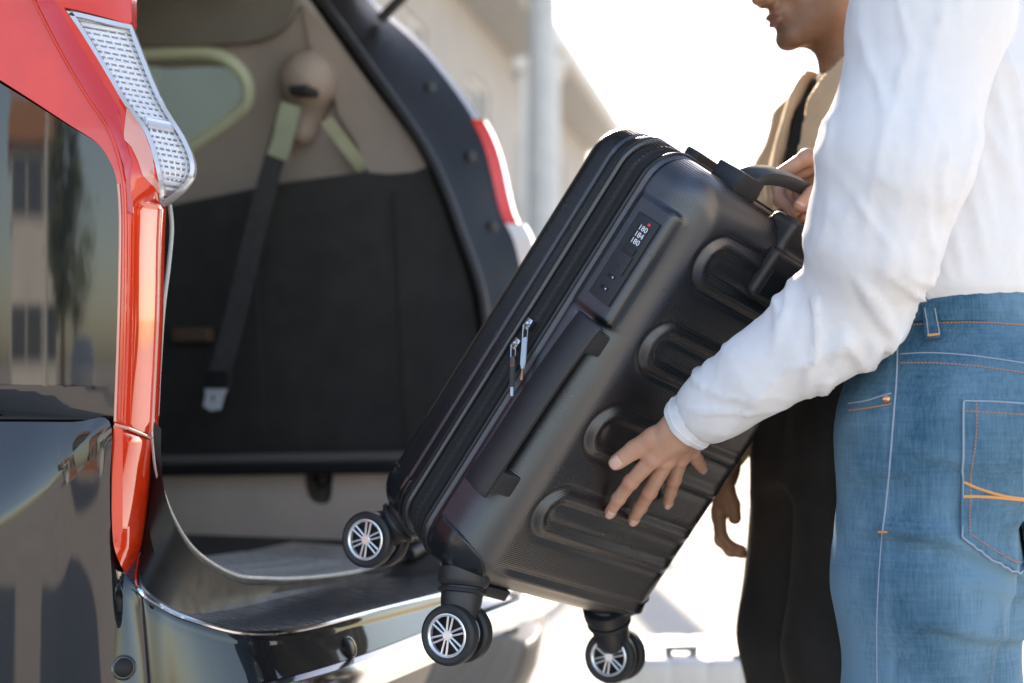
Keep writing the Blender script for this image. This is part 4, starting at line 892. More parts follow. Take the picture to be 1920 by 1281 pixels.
# ================================================================== people
def skin_mat(name, col, col2, rough=.45):
    return mat(name, col, rough, spec=.4, var=.2, vscale=22, col2=col2, bump=.12, bscale=420, sss=.12)
M['skin1'] = skin_mat('light_brown_skin', (.62, .37, .255), (.52, .27, .175)); M['nail'] = mat('finger_nail', (.70, .42, .335), .25, spec=.5, coat=.2)
M['skin2'] = skin_mat('dark_brown_skin', (.36, .19, .11), (.26, .125, .07)); M['lip'] = mat('lip_skin', (.26, .115, .085), .45)
M['hair'] = mat('black_hair', (.012, .010, .009), .45, var=.3, vscale=60, vstretch=(1, 1, .2), bump=.5, bscale=260)
M['eye'] = mat('eye_white', (.75, .73, .70), .15); M['iris'] = mat('dark_iris', (.02, .012, .008), .1)
M['shirt'] = mat('white_linen', (.73, .715, .72), .85, spec=.2, var=.03, vscale=40, bump=.45, bscale=48)
M['black_cloth'] = mat('black_cloth', (.028, .026, .025), .85, spec=.2, var=.25, vscale=12, bump=.2, bscale=600)
M['jacket'] = mat('tan_jacket', (.66, .46, .28), .8, spec=.2, var=.12, vscale=10, bump=.2, bscale=500)
M['shoe'] = mat('dark_shoe', (.03, .025, .022), .5)
M['stitch'] = mat('orange_stitch', (.70, .32, .10), .7); M['pale_stitch'] = mat('pale_seam', (.30, .36, .44), .8); M['brown_stitch'] = mat('brown_stitch', (.42, .22, .14), .8)
def denim():
    m = bpy.data.materials.new('blue_denim'); m.use_nodes = True; n = m.node_tree; L = n.links; b = n.nodes['Principled BSDF']; b.inputs['Roughness'].default_value = .85; b.inputs['Specular IOR Level'].default_value = .15
    tc = n.nodes.new('ShaderNodeTexCoord')
    def nz(sc_, st, det=6, ro=.6):
        mp = n.nodes.new('ShaderNodeMapping'); mp.inputs['Scale'].default_value = st; L.new(tc.outputs['Object'], mp.inputs[0]); t = n.nodes.new('ShaderNodeTexNoise'); t.inputs['Scale'].default_value = sc_; t.inputs['Detail'].default_value = det; t.inputs['Roughness'].default_value = ro; L.new(mp.outputs[0], t.inputs[0]); return t
    a = nz(7, (1, 1, .7)); s1 = nz(420, (1, 1, .06), 3); s2 = nz(300, (.06, .06, 1), 3)
    r = n.nodes.new('ShaderNodeValToRGB'); r.color_ramp.elements[0].position = .30; r.color_ramp.elements[0].color = (.010, .060, .112, 1); r.color_ramp.elements[1].position = .74; r.color_ramp.elements[1].color = (.14, .25, .34, 1)
    x1 = n.nodes.new('ShaderNodeMath'); x1.operation = 'MULTIPLY_ADD'; x1.inputs[1].default_value = .34; L.new(s1.outputs[0], x1.inputs[0])
    x2 = n.nodes.new('ShaderNodeMath'); x2.operation = 'MULTIPLY_ADD'; x2.inputs[1].default_value = .20; L.new(s2.outputs[0], x2.inputs[0]); x2.inputs[2].default_value = -.27
    L.new(x2.outputs[0], x1.inputs[2]); x3 = n.nodes.new('ShaderNodeMath'); x3.operation = 'ADD'; L.new(a.outputs[0], x3.inputs[0]); L.new(x1.outputs[0], x3.inputs[1])
    # the wash: fabric faded over the seat and the thigh
    at_ = n.nodes.new('ShaderNodeAttribute'); at_.attribute_name = 'fade'; x4 = n.nodes.new('ShaderNodeMath'); x4.operation = 'MULTIPLY_ADD'; x4.inputs[1].default_value = .40; L.new(at_.outputs['Fac'], x4.inputs[0]); L.new(x3.outputs[0], x4.inputs[2]); L.new(x4.outputs[0], r.inputs[0]); L.new(r.outputs[0], b.inputs['Base Color'])
    bp = n.nodes.new('ShaderNodeBump'); bp.inputs['Strength'].default_value = .35; bp.inputs['Distance'].default_value = .0006; L.new(x1.outputs[0], bp.inputs['Height']); L.new(bp.outputs[0], b.inputs['Normal']); return m
M['denim'] = denim()

def chain(P, pts, rad, k=.006):
    d = None
    for i in range(len(pts) - 1):
        c = cone(P, pts[i], pts[i + 1], rad[i], rad[i + 1]); d = c if d is None else smin(d, c, k)
    return d
def loftd(P, C, f, l, zs, cu, cs, A, B):
    """upright stack of ellipses: half widths A across (along l) and B along f"""
    z = P[:, 2]; u = (P - C) @ f - np.interp(z, zs, cu); s = (P - C) @ l - np.interp(z, zs, cs); a = np.interp(z, zs, A); b = np.interp(z, zs, B)
    k0 = np.sqrt((s / a) ** 2 + (u / b) ** 2); d = (k0 - 1) * np.minimum(a, b)
    return np.maximum(d, np.maximum(z - zs[-1], zs[0] - z))
def bounds(pts, pad): pts = np.array(pts); return pts.min(0) - pad, pts.max(0) + pad
def displace(o, fn):
    me = o.data; n = len(me.vertices); co = np.empty(n * 3); me.vertices.foreach_get('co', co); no = np.empty(n * 3); me.vertices.foreach_get('normal', no) if hasattr(me.vertices[0], 'normal') else None
    co = co.reshape(-1, 3); no = no.reshape(-1, 3); V = co + base_of(o); co = co + no * fn(V, no)[:, None]; me.vertices.foreach_set('co', co.ravel()); me.update()
def set_attr(o, name, vals):
    a = o.data.attributes.new(name, 'FLOAT', 'POINT'); a.data.foreach_set('value', np.asarray(vals, np.float32))
def world_verts(o):
    n = len(o.data.vertices); co = np.empty(n * 3); o.data.vertices.foreach_get('co', co); return co.reshape(-1, 3) + base_of(o)
def nail(parent, tip, prev, up, w, name='fingernail', L=.011, lift=.0):
    """curved plate on the back of a finger tip"""
    d = nrm(np.array(tip) - np.array(prev)); up = np.array(up) - d * (np.array(up) @ d); up = nrm(up); s = np.cross(d, up); G = []
    for i, t in enumerate(np.linspace(-.55, .62, 7)):
        ww = w * (1 - .10 * abs(t)) * (1 if t < .35 else 1 - (t - .35) * .9); row = []
        for q in np.linspace(-1, 1, 7): row.append(np.array(tip) + d * (t * L) + s * (q * ww) + up * (w * 1.10 * math.sqrt(max(0, 1 - .62 * q * q)) + lift - .0016 * max(0, t)))
        G.append(row)
    m = MB(); m.grid(G); o = m.done(name, M['nail'], parent)
    sm = o.modifiers.new('thick', 'SOLIDIFY'); sm.thickness = .0006; return o
def head_fn(c, f, l, u, s=1.0):
    """face pointing along f, left ear along l"""
    B = np.array([f, l, u]); 
    def T(P): return (P - c) @ B.T / s
    def fn(P):
        q = T(P); qa = q.copy(); qa[:, 1] = np.abs(q[:, 1])
        d = ellip(q, (-.012, 0, .030), (.098, .077, .090)); d = smin(d, ellip(q, (.022, 0, -.035), (.066, .060, .085)), .03)
        d = smin(d, cone(qa, (-.01, .052, -.055), (.072, .014, -.098), .020, .016), .03)           # jaw
        d = smin(d, ellip(q, (.078, 0, -.100), (.016, .020, .015)), .014)                           # chin
        d = smin(d, ellip(qa, (.062, .034, -.020), (.020, .020, .018)), .02)                        # cheekbone
        d = smin(d, ellip(qa, (.078, .024, .022), (.016, .030, .010)), .014)                        # brow
        d = smax(d, -ellip(qa, (.094, .030, .004), (.016, .017, .011)), .010)                       # eye socket
        d = smin(d, ellip(qa, (.074, .030, .004), (.014, .0145, .0125)), .003)                      # lid over the eyeball
        d = smin(d, cone(q, (.090, 0, .008), (.113, 0, -.030), .007, .0105), .010)                  # nose
        d = smin(d, ellip(qa, (.100, .012, -.036), (.011, .009, .008)), .006)
        d = smin(d, ellip(q, (.082, 0, -.060), (.016, .026, .020)), .012)                           # muzzle
        d = smin(d, ellip(q, (.0945, 0, -.0590), (.0070, .023, .0056)), .003); d = smin(d, ellip(q, (.0920, 0, -.0710), (.0080, .020, .0064)), .003)
        d = smax(d, -ellip(q, (.107, 0, -.0655), (.012, .026, .0011)), .002)                        # mouth line
        d = smax(d, -ellip(q, (.099, 0, -.0835), (.008, .020, .005)), .006)
        ear = np.maximum(ellip(qa, (-.012, .078, -.004), (.019, .009, .032)), -ellip(qa, (-.008, .086, -.002), (.011, .006, .021))); d = smin(d, ear, .004)
        return d * s
    return fn
def concat(parts):
    V = []; F = []; n = 0
    for v, f in parts: V.append(v); F.append(np.asarray(f) + n); n += len(v)
    return np.concatenate(V), np.concatenate(F)

# ------------------------------------------------------------------ person in white shirt and jeans
f1 = nrm([-.87, .5, 0]); l1 = np.array([-f1[1], f1[0], 0]); PC = np.array([.560, 1.815, 0])
man = thing('person', (PC[0], PC[1], 0), 'person in white shirt and blue jeans lifting the black suitcase with both hands', 'person')
loc1 = lambda u, s, z: PC + f1 * u + l1 * s + UP * z
# left hand, spread on the front of the case
Hp = lambda px, py, k: sc(*on_case(px, py, 1, SD + k))
hand_l = dict(wrist=Hp(1283, 800, .068),
    thumb=[Hp(1262, 806, .066), Hp(1226, 820, .046), Hp(1190, 843, .030), Hp(1158, 866, .019)],
    f=[[Hp(1226, 858, .050), Hp(1183, 904, .032), Hp(1160, 935, .018), Hp(1144, 960, .0105)],
       [Hp(1250, 862, .054), Hp(1218, 922, .034), Hp(1201, 951, .019), Hp(1188, 974, .0105)],
       [Hp(1276, 857, .052), Hp(1264, 899, .033), Hp(1257, 923, .018), Hp(1252, 943, .0105)],
       [Hp(1296, 846, .046), Hp(1306, 862, .030), Hp(1313, 872, .018), Hp(1317, 880, .0105)]])
Fr = [[.0112, .0096, .0086, .0074], [.0114, .0097, .0087, .0075], [.0110, .0093, .0082, .0070], [.0098, .0083, .0074, .0062]]
def hand_fn(Hd, elbow):
    w = Hd['wrist']; fm = Hd['f']
    def fn(P):
        d = None
        for i in range(4):                                   # metacarpals make the back of the hand
            c = cone(P, w * .82 + fm[i][0] * .18 + (fm[i][0] - fm[1][0]) * .25, fm[i][0], .0155, .0118 if i < 3 else .0108); d = c if d is None else smin(d, c, .010)
        d = smin(d, chain(P, [w + (w - elbow) * 0, w * .80 + fm[1][0] * .2], [.0215, .0200]), .016)
        d = smin(d, cone(P, w * .5 + Hd['thumb'][0] * .5, Hd['thumb'][1], .0165, .0125), .012)
        d = smin(d, cone(P, Hd['thumb'][0], fm[0][0] * .6 + w * .4, .014, .011), .012)      # web
        d = smin(d, chain(P, Hd['thumb'][1:], [.0128, .0120, .0104], .004), .006)
        for i in range(4):
            c = chain(P, fm[i], Fr[i], .0035)
            for k in (1, 2): c = smin(c, np.linalg.norm(P - fm[i][k], axis=1) - Fr[i][k] * 1.005, .004)
            c = smin(c, np.linalg.norm(P - fm[i][0] , axis=1) - .0112, .004)
            d = smin(d, c, .0042)
        a = nrm(elbow - w); fa = cone(P, w, w + a * .06, .0215, .024); d = smin(d, fa, .012)
        return d
    return fn
S_l = at(1748, -25, 1.62); E_l = at(1596, 582, 1.665); W_l = hand_l['wrist']
lo, hi = bounds([W_l, W_l + nrm(E_l - W_l) * .10] + [q for ff in hand_l['f'] + [hand_l['thumb']] for q in ff], .045)
partsB = [surface_nets(hand_fn(hand_l, at(1420, 702, 1.71)), lo, hi, .0024, 1)]
# right hand, closed round the top handle
hx = lambda x, dy, dz: sc(x, .122 + dy, SL + .047 + dz)
def grip(x, r):
    return [hx(x, .006, .050), hx(x, -.030, .022), hx(x, -.026, -.014), hx(x, -.002, -.018)]
hand_r = dict(wrist=at(1592, 322, 1.985), thumb=[at(1575, 345, 1.93), at(1548, 352, 1.875), at(1524, 366, 1.852), at(1503, 385, 1.842)],
    f=[[at(1513, 296, 1.915), at(1456, 332, 1.925), at(1462, 376, 1.912), at(1490, 398, 1.885)]])
stp = AX[0] * .0205 + np.array([.001, 0, .000])
for i in range(1, 4): hand_r['f'].append([q + stp * i * (1 if k < 2 else 1.0) + AX[2] * (-.002 * i if k == 0 else 0) for k, q in enumerate(hand_r['f'][0])])
S_r = loc1(-.02, -.16, 1.345); E_r = np.array([.66, 2.06, 1.10])
lo, hi = bounds([hand_r['wrist'], hand_r['wrist'] + nrm(E_r - hand_r['wrist']) * .10] + [q for ff in hand_r['f'] + [hand_r['thumb']] for q in ff], .045)
partsB.append(surface_nets(hand_fn(hand_r, E_r), lo, hi, .0026, 1))
# rest of the body under the clothes, head
hc = loc1(.035, .03, 1.605); hf1 = nrm(f1 * .93 + UP * -.35); hu1 = nrm(UP * .93 + f1 * .35)
h1 = head_fn(hc, hf1, l1, hu1)
ch1 = loc1(-.02, .035, 0)
def body1(P):
    d = loftd(P, PC, f1, l1, [.80, .9, .99, 1.1, 1.25, 1.36, 1.41], [0, 0, -.005, -.01, -.02, -.02, -.015], [0, 0, .01, .02, .035, .035, .035], [.15, .155, .135, .14, .165, .13, .06], [.095, .10, .095, .10, .108, .08, .05])
    d = smin(d, cone(P, loc1(-.012, .035, 1.38), loc1(.015, .032, 1.53), .058, .052), .04)
    d = smin(d, chain(P, [S_l, E_l, W_l + nrm(E_l - W_l) * .16], [.05, .030, .012], .02), .03); d = smin(d, chain(P, [S_r, E_r, hand_r['wrist'] + nrm(E_r - hand_r['wrist']) * .05], [.05, .040, .030], .02), .03)
    for s in (-1, 1): d = smin(d, chain(P, [loc1(0, .088 * s, .84), loc1(.02, .095 * s, .47), loc1(-.02, .10 * s, .07)], [.085, .055, .038], .02), .03)
    return np.minimum(d, h1(P)) if False else d
partsB.append(surface_nets(body1, *bounds([S_l, S_r, E_l, E_r, W_l, hand_r['wrist'], loc1(.2, .2, .03), loc1(-.2, -.2, 1.55)], .07), .010, 1))
partsB.append(surface_nets(lambda P: smin(h1(P), cone(P, loc1(-.012, .035, 1.44), hc + UP * -.05 - f1 * .02, .054, .050), .03), hc - .17, hc + .16, .0045, 1))
body_o = mesh_obj('body', *concat(partsB), M['skin1'], man)
Vb = world_verts(body_o); bl_ = np.zeros(len(Vb))
for Hd in (hand_l, hand_r):
    for ff in Hd['f'] + [Hd['thumb']]:
        for k, q in enumerate(ff):
            dq = np.linalg.norm(Vb - q, axis=1); bl_ = np.maximum(bl_, (.55, .9, .6, .75)[k] * np.exp(-(dq / .0135) ** 2))
set_attr(body_o, 'blush', bl_)
def crease(V, N):                                  # wrinkles across the finger joints
    out = np.zeros(len(V))
    for Hd in (hand_l, hand_r):
        for ff in Hd['f'] + [Hd['thumb']]:
            for k in (1, 2):
                d = nrm(ff[k + 1] - ff[k - 1]); al = (V - ff[k]) @ d; rr = np.linalg.norm(V - ff[k], axis=1); m_ = (rr < .016)
                out += m_ * -.00045 * (np.exp(-(al / .0011) ** 2) + .8 * np.exp(-((al - .0032) / .001) ** 2) + .8 * np.exp(-((al + .0032) / .001) ** 2))
    return out
displace(body_o, crease)
_n = M['skin1'].node_tree; _b = _n.nodes['Principled BSDF']; _l = _b.inputs['Base Color'].links[0]; _src = _l.from_socket; _x = _n.nodes.new('ShaderNodeMix'); _x.data_type = 'RGBA'; _x.inputs[7].default_value = (.60, .25, .165, 1)
_at = _n.nodes.new('ShaderNodeAttribute'); _at.attribute_name = 'blush'; _n.links.new(_at.outputs['Fac'], _x.inputs[0]); _n.links.new(_src, _x.inputs[6]); _n.links.new(_x.outputs[2], _b.inputs['Base Color'])
hv = surface_nets(lambda P: np.maximum(np.maximum(h1(P) - .012, -(h1(P) + .01)), np.maximum(((P - hc) @ hf1) * .9 - ((P - hc) @ hu1) * .75 - .012, -.075 - (P - hc) @ hu1)), hc - .17, hc + .17, .006, 1); mesh_obj('hair', *hv, M['hair'], man)
outw = -nrm(np.array([0, 0, 0]) + sdir(0, -1, 0))
for i, ff in enumerate(hand_l['f']): nail(body_o, ff[3], ff[2], sdir(0, .5, .05) + .6 * nrm(CAM - ff[3]), Fr[i][3] * .92, lift=.0006)
nail(body_o, hand_l['thumb'][3], hand_l['thumb'][2], nrm(CAM - hand_l['thumb'][3]) + sdir(-.25, .1, .0), .0090, L=.014, lift=.0010)
nail(body_o, hand_r['thumb'][3], hand_r['thumb'][2], nrm(np.array([-.1, -1, .55])), .0084, L=.013, lift=.0007)

# shirt
arm_pts = [at(1752, -60, 1.60), at(1748, 20, 1.59), at(1680, 300, 1.59), at(1640, 450, 1.615), at(1598, 575, 1.665), at(1510, 645, 1.685), at(1420, 702, 1.71), W_l * .75 + at(1420, 702, 1.71) * .25 + (W_l - at(1420, 702, 1.71)) * -.25, W_l + (at(1420, 702, 1.71) - W_l) * .06]
arm_r = [.076, .083, .081, .071, .061, .053, .0455, .040, .0345]
TZ = [.945, .985, 1.008, 1.06, 1.15, 1.26, 1.35, 1.40, 1.44]
def sleeve_l(P):
    d = chain(P, arm_pts, arm_r, .03); a = nrm(arm_pts[-1] - arm_pts[-2]); e = arm_pts[-1] + a * .004
    return smax(d, (P - e) @ a + .016, .004)
armR = [S_r, S_r * .5 + E_r * .5, E_r, E_r * .5 + hand_r['wrist'] * .5, hand_r['wrist'] + nrm(E_r - hand_r['wrist']) * .03]
def shirt_fn(P):
    d = loftd(P, PC, f1, l1, TZ, [0, 0, -.002, -.005, -.012, -.02, -.022, -.018, -.015], [.005, .006, .008, .012, .022, .035, .035, .035, .035], [.144, .149, .163, .170, .166, .166, .150, .105, .07], [.098, .103, .117, .127, .126, .127, .108, .085, .06])
    r = chain(P, armR, [.080, .070, .060, .050, .042], .03); d = smin(d, cone(P, loc1(-.02, .035, 1.34), S_r, .085, .080), .04); d = smin(d, r, .03)
    d = smin(d, cone(P, loc1(-.02, .06, 1.36), S_l, .07, .078), .03)
    d = smin(d, sleeve_l(P), .003)
    return smax(d, -cone(P, loc1(-.012, .035, 1.40), loc1(.0, .034, 1.50), .060, .064), .006)
lo, hi = bounds([*arm_pts, *armR, loc1(.15, .2, .94), loc1(-.15, -.2, 1.46), loc1(.15, -.2, .95), loc1(-.15, .2, .95)], .10)
shirt = nets_obj('shirt', shirt_fn, lo, hi, .0062, M['shirt'], man, 1)
AP = np.array(arm_pts); AS = np.r_[0, np.cumsum(np.linalg.norm(np.diff(AP, axis=0), axis=1))]
def arm_coord(V):
    best = np.full(len(V), 9.); tt = np.zeros(len(V))
    for i in range(len(AP) - 1):
        ba = AP[i + 1] - AP[i]; t = np.clip(((V - AP[i]) @ ba) / (ba @ ba), 0, 1); dd = np.linalg.norm(V - AP[i] - t[:, None] * ba, axis=1); mk = dd < best; best[mk] = dd[mk]; tt[mk] = AS[i] + t[mk] * (AS[i + 1] - AS[i])
    return tt, best
def shirt_folds(V, N):
    t, dist = arm_coord(V); on_arm = sstep(.115, .085, dist)
    # drag folds on the sleeve: long ridges along the upper arm, crossing folds in the crook and above the cuff
    best = np.full(len(V), 9.); wv_ = np.zeros(len(V))
    for i in range(len(AP) - 1):
        ba = AP[i + 1] - AP[i]; tt_ = np.clip(((V - AP[i]) @ ba) / (ba @ ba), 0, 1); c_ = V - AP[i] - tt_[:, None] * ba; dd = np.linalg.norm(c_, axis=1); e1 = nrm(np.cross(ba, [0, 1.0, 0])); mk = dd < best; best[mk] = dd[mk]; wv_[mk] = (c_ @ e1)[mk]
    n1 = noise3(np.stack([t * 3.2 + wv_ * 4, wv_ * 15 - t * 4.5, V[:, 1] * 2.5], 1), 1.0, 3.1, 3); n2 = noise3(np.stack([t * 15 - wv_ * 14, wv_ * 5, V[:, 1] * 3], 1), 1.0, 8.7, 2); n5 = noise3(np.stack([t * 18 + wv_ * 18, wv_ * 6, V[:, 1] * 3], 1), 1.0, 2.7, 2)
    ridge_ = lambda n, k: np.clip(1 - np.abs(n) * k, 0, 1) ** 2
    elb = np.exp(-((t - AS[4]) / .11) ** 2); cf = np.exp(-((t - AS[-2]) / .07) ** 2)
    fold = on_arm * (ridge_(n1, 4.2) * .0042 - .0006 + elb * (ridge_(n2, 4.0) * .0085 - .0006) + cf * ridge_(n5, 4.2) * .0045) * sstep(.015, .05, AS[-1] - t)
    # long falls on the back and the side, gathered where the shirt is tucked in
    a2 = np.arctan2((V - PC) @ l1, (V - PC) @ f1); n3 = noise3(np.stack([a2 * 2.4 + V[:, 2] * 4.0, V[:, 2] * 1.5, a2 * 0], 1), 1.0, 5.5, 3)
    tuck = sstep(1.16, .99, V[:, 2]); n4 = noise3(np.stack([a2 * 9, V[:, 2] * 4, a2 * 0], 1), 1.0, 1.5, 2)
    fold += (1 - on_arm) * (ridge_(n3, 3.6) * .009 - .001 + tuck * n4 * .0022) * sstep(1.005, 1.06, V[:, 2])
    return fold
displace(shirt, shirt_folds)
cq = arm_pts[-1]; ca = nrm(arm_pts[-1] - arm_pts[-2])
ca_ = nrm(np.cross(ca, UP)); cb_ = np.cross(ca, ca_)
def cuff_ring(h, r):                          # h along the arm toward the hand
    return [cq + ca * (h + .0015 * math.sin(2 * t + 1)) + (ca_ * math.cos(t) * 1.04 + cb_ * math.sin(t) * .98) * (r + .0007 * math.sin(5 * t + h * 160) + .0005 * math.sin(9 * t)) for t in np.linspace(0, 2 * math.pi, 65)]
mm = MB(); mm.grid([cuff_ring(h, r) for h, r in ((-.058, .0335), (-.056, .0378), (-.052, .0388), (-.040, .0386), (-.028, .0376), (-.016, .0372), (-.004, .0368), (.003, .0370), (.0045, .0362), (.0035, .0347), (-.004, .0342), (-.02, .0335))], flip=True)
cuff = mm.done('cuff', M['shirt'], shirt, auto=70)
mm = MB(); mm.tube(cuff_ring(-.0035, .0372), .0007, 6, caps=False); mm.tube(cuff_ring(-.047, .0390), .0007, 6, caps=False); mm.done('cuff_stitching', M['shirt'], shirt)
col = MB(); cr_ = []
for k in range(33):
    t = 2 * math.pi * k / 32; cr_.append([loc1(-.008 + .066 * math.cos(t), .035 + .066 * math.sin(t), 1.415 + .012 * math.cos(t)), loc1(-.006 + .060 * math.cos(t), .035 + .060 * math.sin(t), 1.462), loc1(-.006 + .072 * math.cos(t), .035 + .072 * math.sin(t), 1.425)])
col.grid(cr_); col.done('collar', M['shirt'], shirt)

# jeans
JZ = [.70, .76, .80, .86, .92, .965, .992, 1.0]
def leg(P, s): return chain(P, [loc1(.006, .090 * s, .83), loc1(.018, .092 * s, .66), loc1(.028, .095 * s, .47), loc1(.0, .097 * s, .28), loc1(-.02, .10 * s, .07)], [.108, .099, .080, .072, .066], .04)
def jeans_fn(P):
    d = loftd(P, PC, f1, l1, [.74, .80, .86, .92, .96, .992], [0] * 6, [0] * 6, [.165, .180, .180, .172, .164, .158], [.120, .126, .126, .120, .115, .112])
    for s in (-1, 1): d = smin(d, ellip(P, loc1(-.062, .080 * s, .855), (.088, .088, .100), None), .05)
    a = np.minimum(leg(P, 1), leg(P, -1)); d = smin(d, a, .04)
    return np.maximum(d, np.maximum(P[:, 2] - .992 - .016 * np.clip(-((P - PC) @ f1) / .1, -.4, 1), .035 - P[:, 2]))
jeans = nets_obj('jeans', jeans_fn, loc1(0, 0, .02) - np.array([.30, .30, 0]), loc1(0, 0, 1.03) + np.array([.30, .30, 0]), .0062, M['denim'], man, 1)
CR = [((1680, 1005), (1795, 1032), (1925, 1092), .0042), ((1725, 858), (1780, 870), (1830, 885), .002), ((1752, 1180), (1830, 1200), (1912, 1204), .0036), ((1840, 1102), (1925, 1130), (1990, 1140), .002), ((1600, 905), (1640, 890), (1680, 892), .002), ((1590, 1010), (1615, 1000), (1660, 1003), .0015)]
jb0 = bvh_of(jeans); creases = []
for a, b, c, amp in CR:
    pts = [hit(jb0, *p) for p in catmull([a, b, c], 10)]; pts = [p for p in pts if p is not None]
    if len(pts) > 2: creases.append((np.array(pts), amp))
def jeans_folds(V, N):
    n1 = noise3(np.stack([V @ l1 * 5, V @ f1 * 5, V[:, 2] * 11], 1), 1.0, 2.2, 3); low = sstep(.62, .35, V[:, 2]); hip = sstep(.98, .9, V[:, 2])
    out = (n1 * .0022 + low * (1 - np.abs(n1)) * .006) * hip
    for pts, amp in creases:
        d = np.min(np.linalg.norm(V[:, None, :] - pts[None], axis=2), axis=1) if len(V) < 1 else np.full(len(V), 9.)
        for p in pts: d = np.minimum(d, np.linalg.norm(V - p, axis=1))
        dz = V[:, 2] - np.interp(V[:, 0], *(lambda o: (pts[o, 0], pts[o, 2]))(np.argsort(pts[:, 0])))
        near = np.exp(-(d / .022) ** 2); out += near * amp * 2.2 * (np.tanh(dz / .006) * .9 + .2)
    # puckers along the side seam
    sd = V @ l1 - PC @ l1; uu = (V - PC) @ f1 - .03; seam = np.exp(-(uu / .016) ** 2) * (sd > 0); out += seam * .0011 * np.sin(V[:, 2] * 190 + 4 * np.sin(V[:, 2] * 37)) * hip
    return out
displace(jeans, jeans_folds)
Vj = world_verts(jeans); uj = (Vj - PC) @ f1; sj = (Vj - PC) @ l1
set_attr(jeans, 'fade', .75 * np.exp(-(((uj + .10) / .07) ** 2 + ((Vj[:, 2] - .72) / .14) ** 2)) + .35 * np.exp(-((uj - .10) / .05) ** 2) * sstep(.9, .75, Vj[:, 2]) + .25 * sstep(.75, .5, Vj[:, 2]) + .4 * np.exp(-((uj - .03) / .004) ** 2) * (sj > 0) * sstep(1, .9, Vj[:, 2]) * .6)
jb = bvh_of(jeans)
def seam(name, pix, r, mt, lift=.0006, n=8, dash=None, parent=None, flat=.6):
    P = [hit(jb, *p, lift) for p in catmull(pix, n)]; P = [p for p in P if p is not None]
    if len(P) < 3: return None
    if dash is None:
        m = MB(); m.tube(P, r, 6); return m.done(name, mt, parent or jeans)
    P = resample(P, max(3, int(np.linalg.norm(np.diff(P, axis=0), axis=1).sum() / dash))); m = MB()
    for i in range(0, len(P) - 1): m.tube([P[i], P[i] * .3 + P[i + 1] * .7], r, 5)
    return m.done(name, mt, parent or jeans)
def patch(name, poly, lift, mt, step=9, thick=.0012):
    pts = [tuple(p) for p in poly]; V2, F = cdt(pts, (), step); A = [hit(jb, *p, lift) for p in V2]; B = [hit(jb, *p, lift - thick - .0008) for p in V2]
    if any(a is None for a in A): return None
    n = len(A); from collections import Counter
    cnt = Counter((f[i], f[(i + 1) % len(f)]) for f in F for i in range(len(f))); FF = list(F) + [tuple(i + n for i in f[::-1]) for f in F] + [(j, i, i + n, j + n) for (i, j) in cnt if (j, i) not in cnt]
    o = mesh_obj(name, np.array(A + B), FF, mt, jeans, True, 40); bm = bmesh.new(); bm.from_mesh(o.data); bmesh.ops.recalc_face_normals(bm, faces=bm.faces); bm.to_mesh(o.data); bm.free(); return o
# side seam, yoke seam, waist seam, front pocket
seam('side_seam', [(1683, 620), (1682, 700), (1676, 780), (1668, 880), (1660, 960), (1655, 996)], .0011, M['pale_stitch'])
seam('side_seam', [(1654, 1000), (1648, 1080), (1644, 1180), (1645, 1300)], .0007, M['pale_stitch'], .0003)
seam('bar_tack', [(1648, 997), (1655, 997), (1663, 997)], .0015, M['stitch'], .0008)
seam('yoke_seam', [(1688, 664), (1750, 662), (1830, 668), (1925, 682)], .0008, M['pale_stitch']); seam('yoke_seam', [(1688, 681), (1750, 681), (1830, 687), (1925, 700)], .0008, M['brown_stitch'], dash=.004)
wb = []
for t in np.linspace(0, 2 * math.pi, 97):
    cs_, sn_ = math.cos(t), math.sin(t); zt = .990 + .016 * np.clip(-sn_ * 1.1, -.4, 1); row = []
    for zz_, o in ((.967, -.004), (.9665, .0045), (.969, .0062), (.978, .0060), (zt - .003, .0056), (zt, .0048), (zt + .0004, .0030), (zt - .002, .0012), (zt - .012, .0006)):
        A_w = np.interp(zz_, [.96, .992], [.164, .158]) + o + .0006 * math.sin(31 * t); B_w = np.interp(zz_, [.96, .992], [.115, .112]) + o + .0006 * math.sin(31 * t + 1); row.append(loc1(B_w * sn_, A_w * cs_, zz_))
    wb.append(row)
mm = MB(); mm.grid(wb, flip=True); wbo = mm.done('waistband', M['denim'], jeans, auto=60)
seam('waist_stitch', [(1680, 612), (1730, 608), (1790, 605), (1850, 606), (1925, 611)], .0009, M['brown_stitch'], .0012, dash=.0042)
patch('belt_loop', [(1732, 574), (1757, 572), (1766, 640), (1738, 643)], .0108, M['denim'], 6, .0030)
seam('bar_tack', [(1742, 636), (1752, 635), (1762, 634)], .0016, M['stitch'], .0115); seam('loop_stitch', [(1736, 582), (1740, 610), (1743, 636)], .0007, M['pale_stitch'], .0113); seam('loop_stitch', [(1753, 582), (1758, 610), (1762, 634)], .0007, M['pale_stitch'], .0113)
bp_ = [(1805, 752), (1860, 752), (1960, 758), (1975, 1000), (1905, 1072), (1850, 1042), (1800, 1008), (1803, 880)]
if all(hit(jb, *p) is not None for p in bp_): patch('back_pocket', bp_, .0036, M['denim'], 12, .0024)
else: patch('back_pocket', [(1805, 752), (1860, 752), (1922, 756), (1926, 1056), (1905, 1072), (1850, 1042), (1800, 1008), (1803, 880)], .0036, M['denim'], 12, .0024)
seam('pocket_edge', [(1806, 754), (1804, 880), (1801, 1007)], .0012, M['pale_stitch'], .0038); seam('pocket_edge', [(1801, 1008), (1850, 1042), (1904, 1071), (1928, 1060)], .0012, M['pale_stitch'], .0038)
seam('pocket_edge', [(1806, 753), (1860, 754), (1926, 758)], .0010, M['pale_stitch'], .0038)
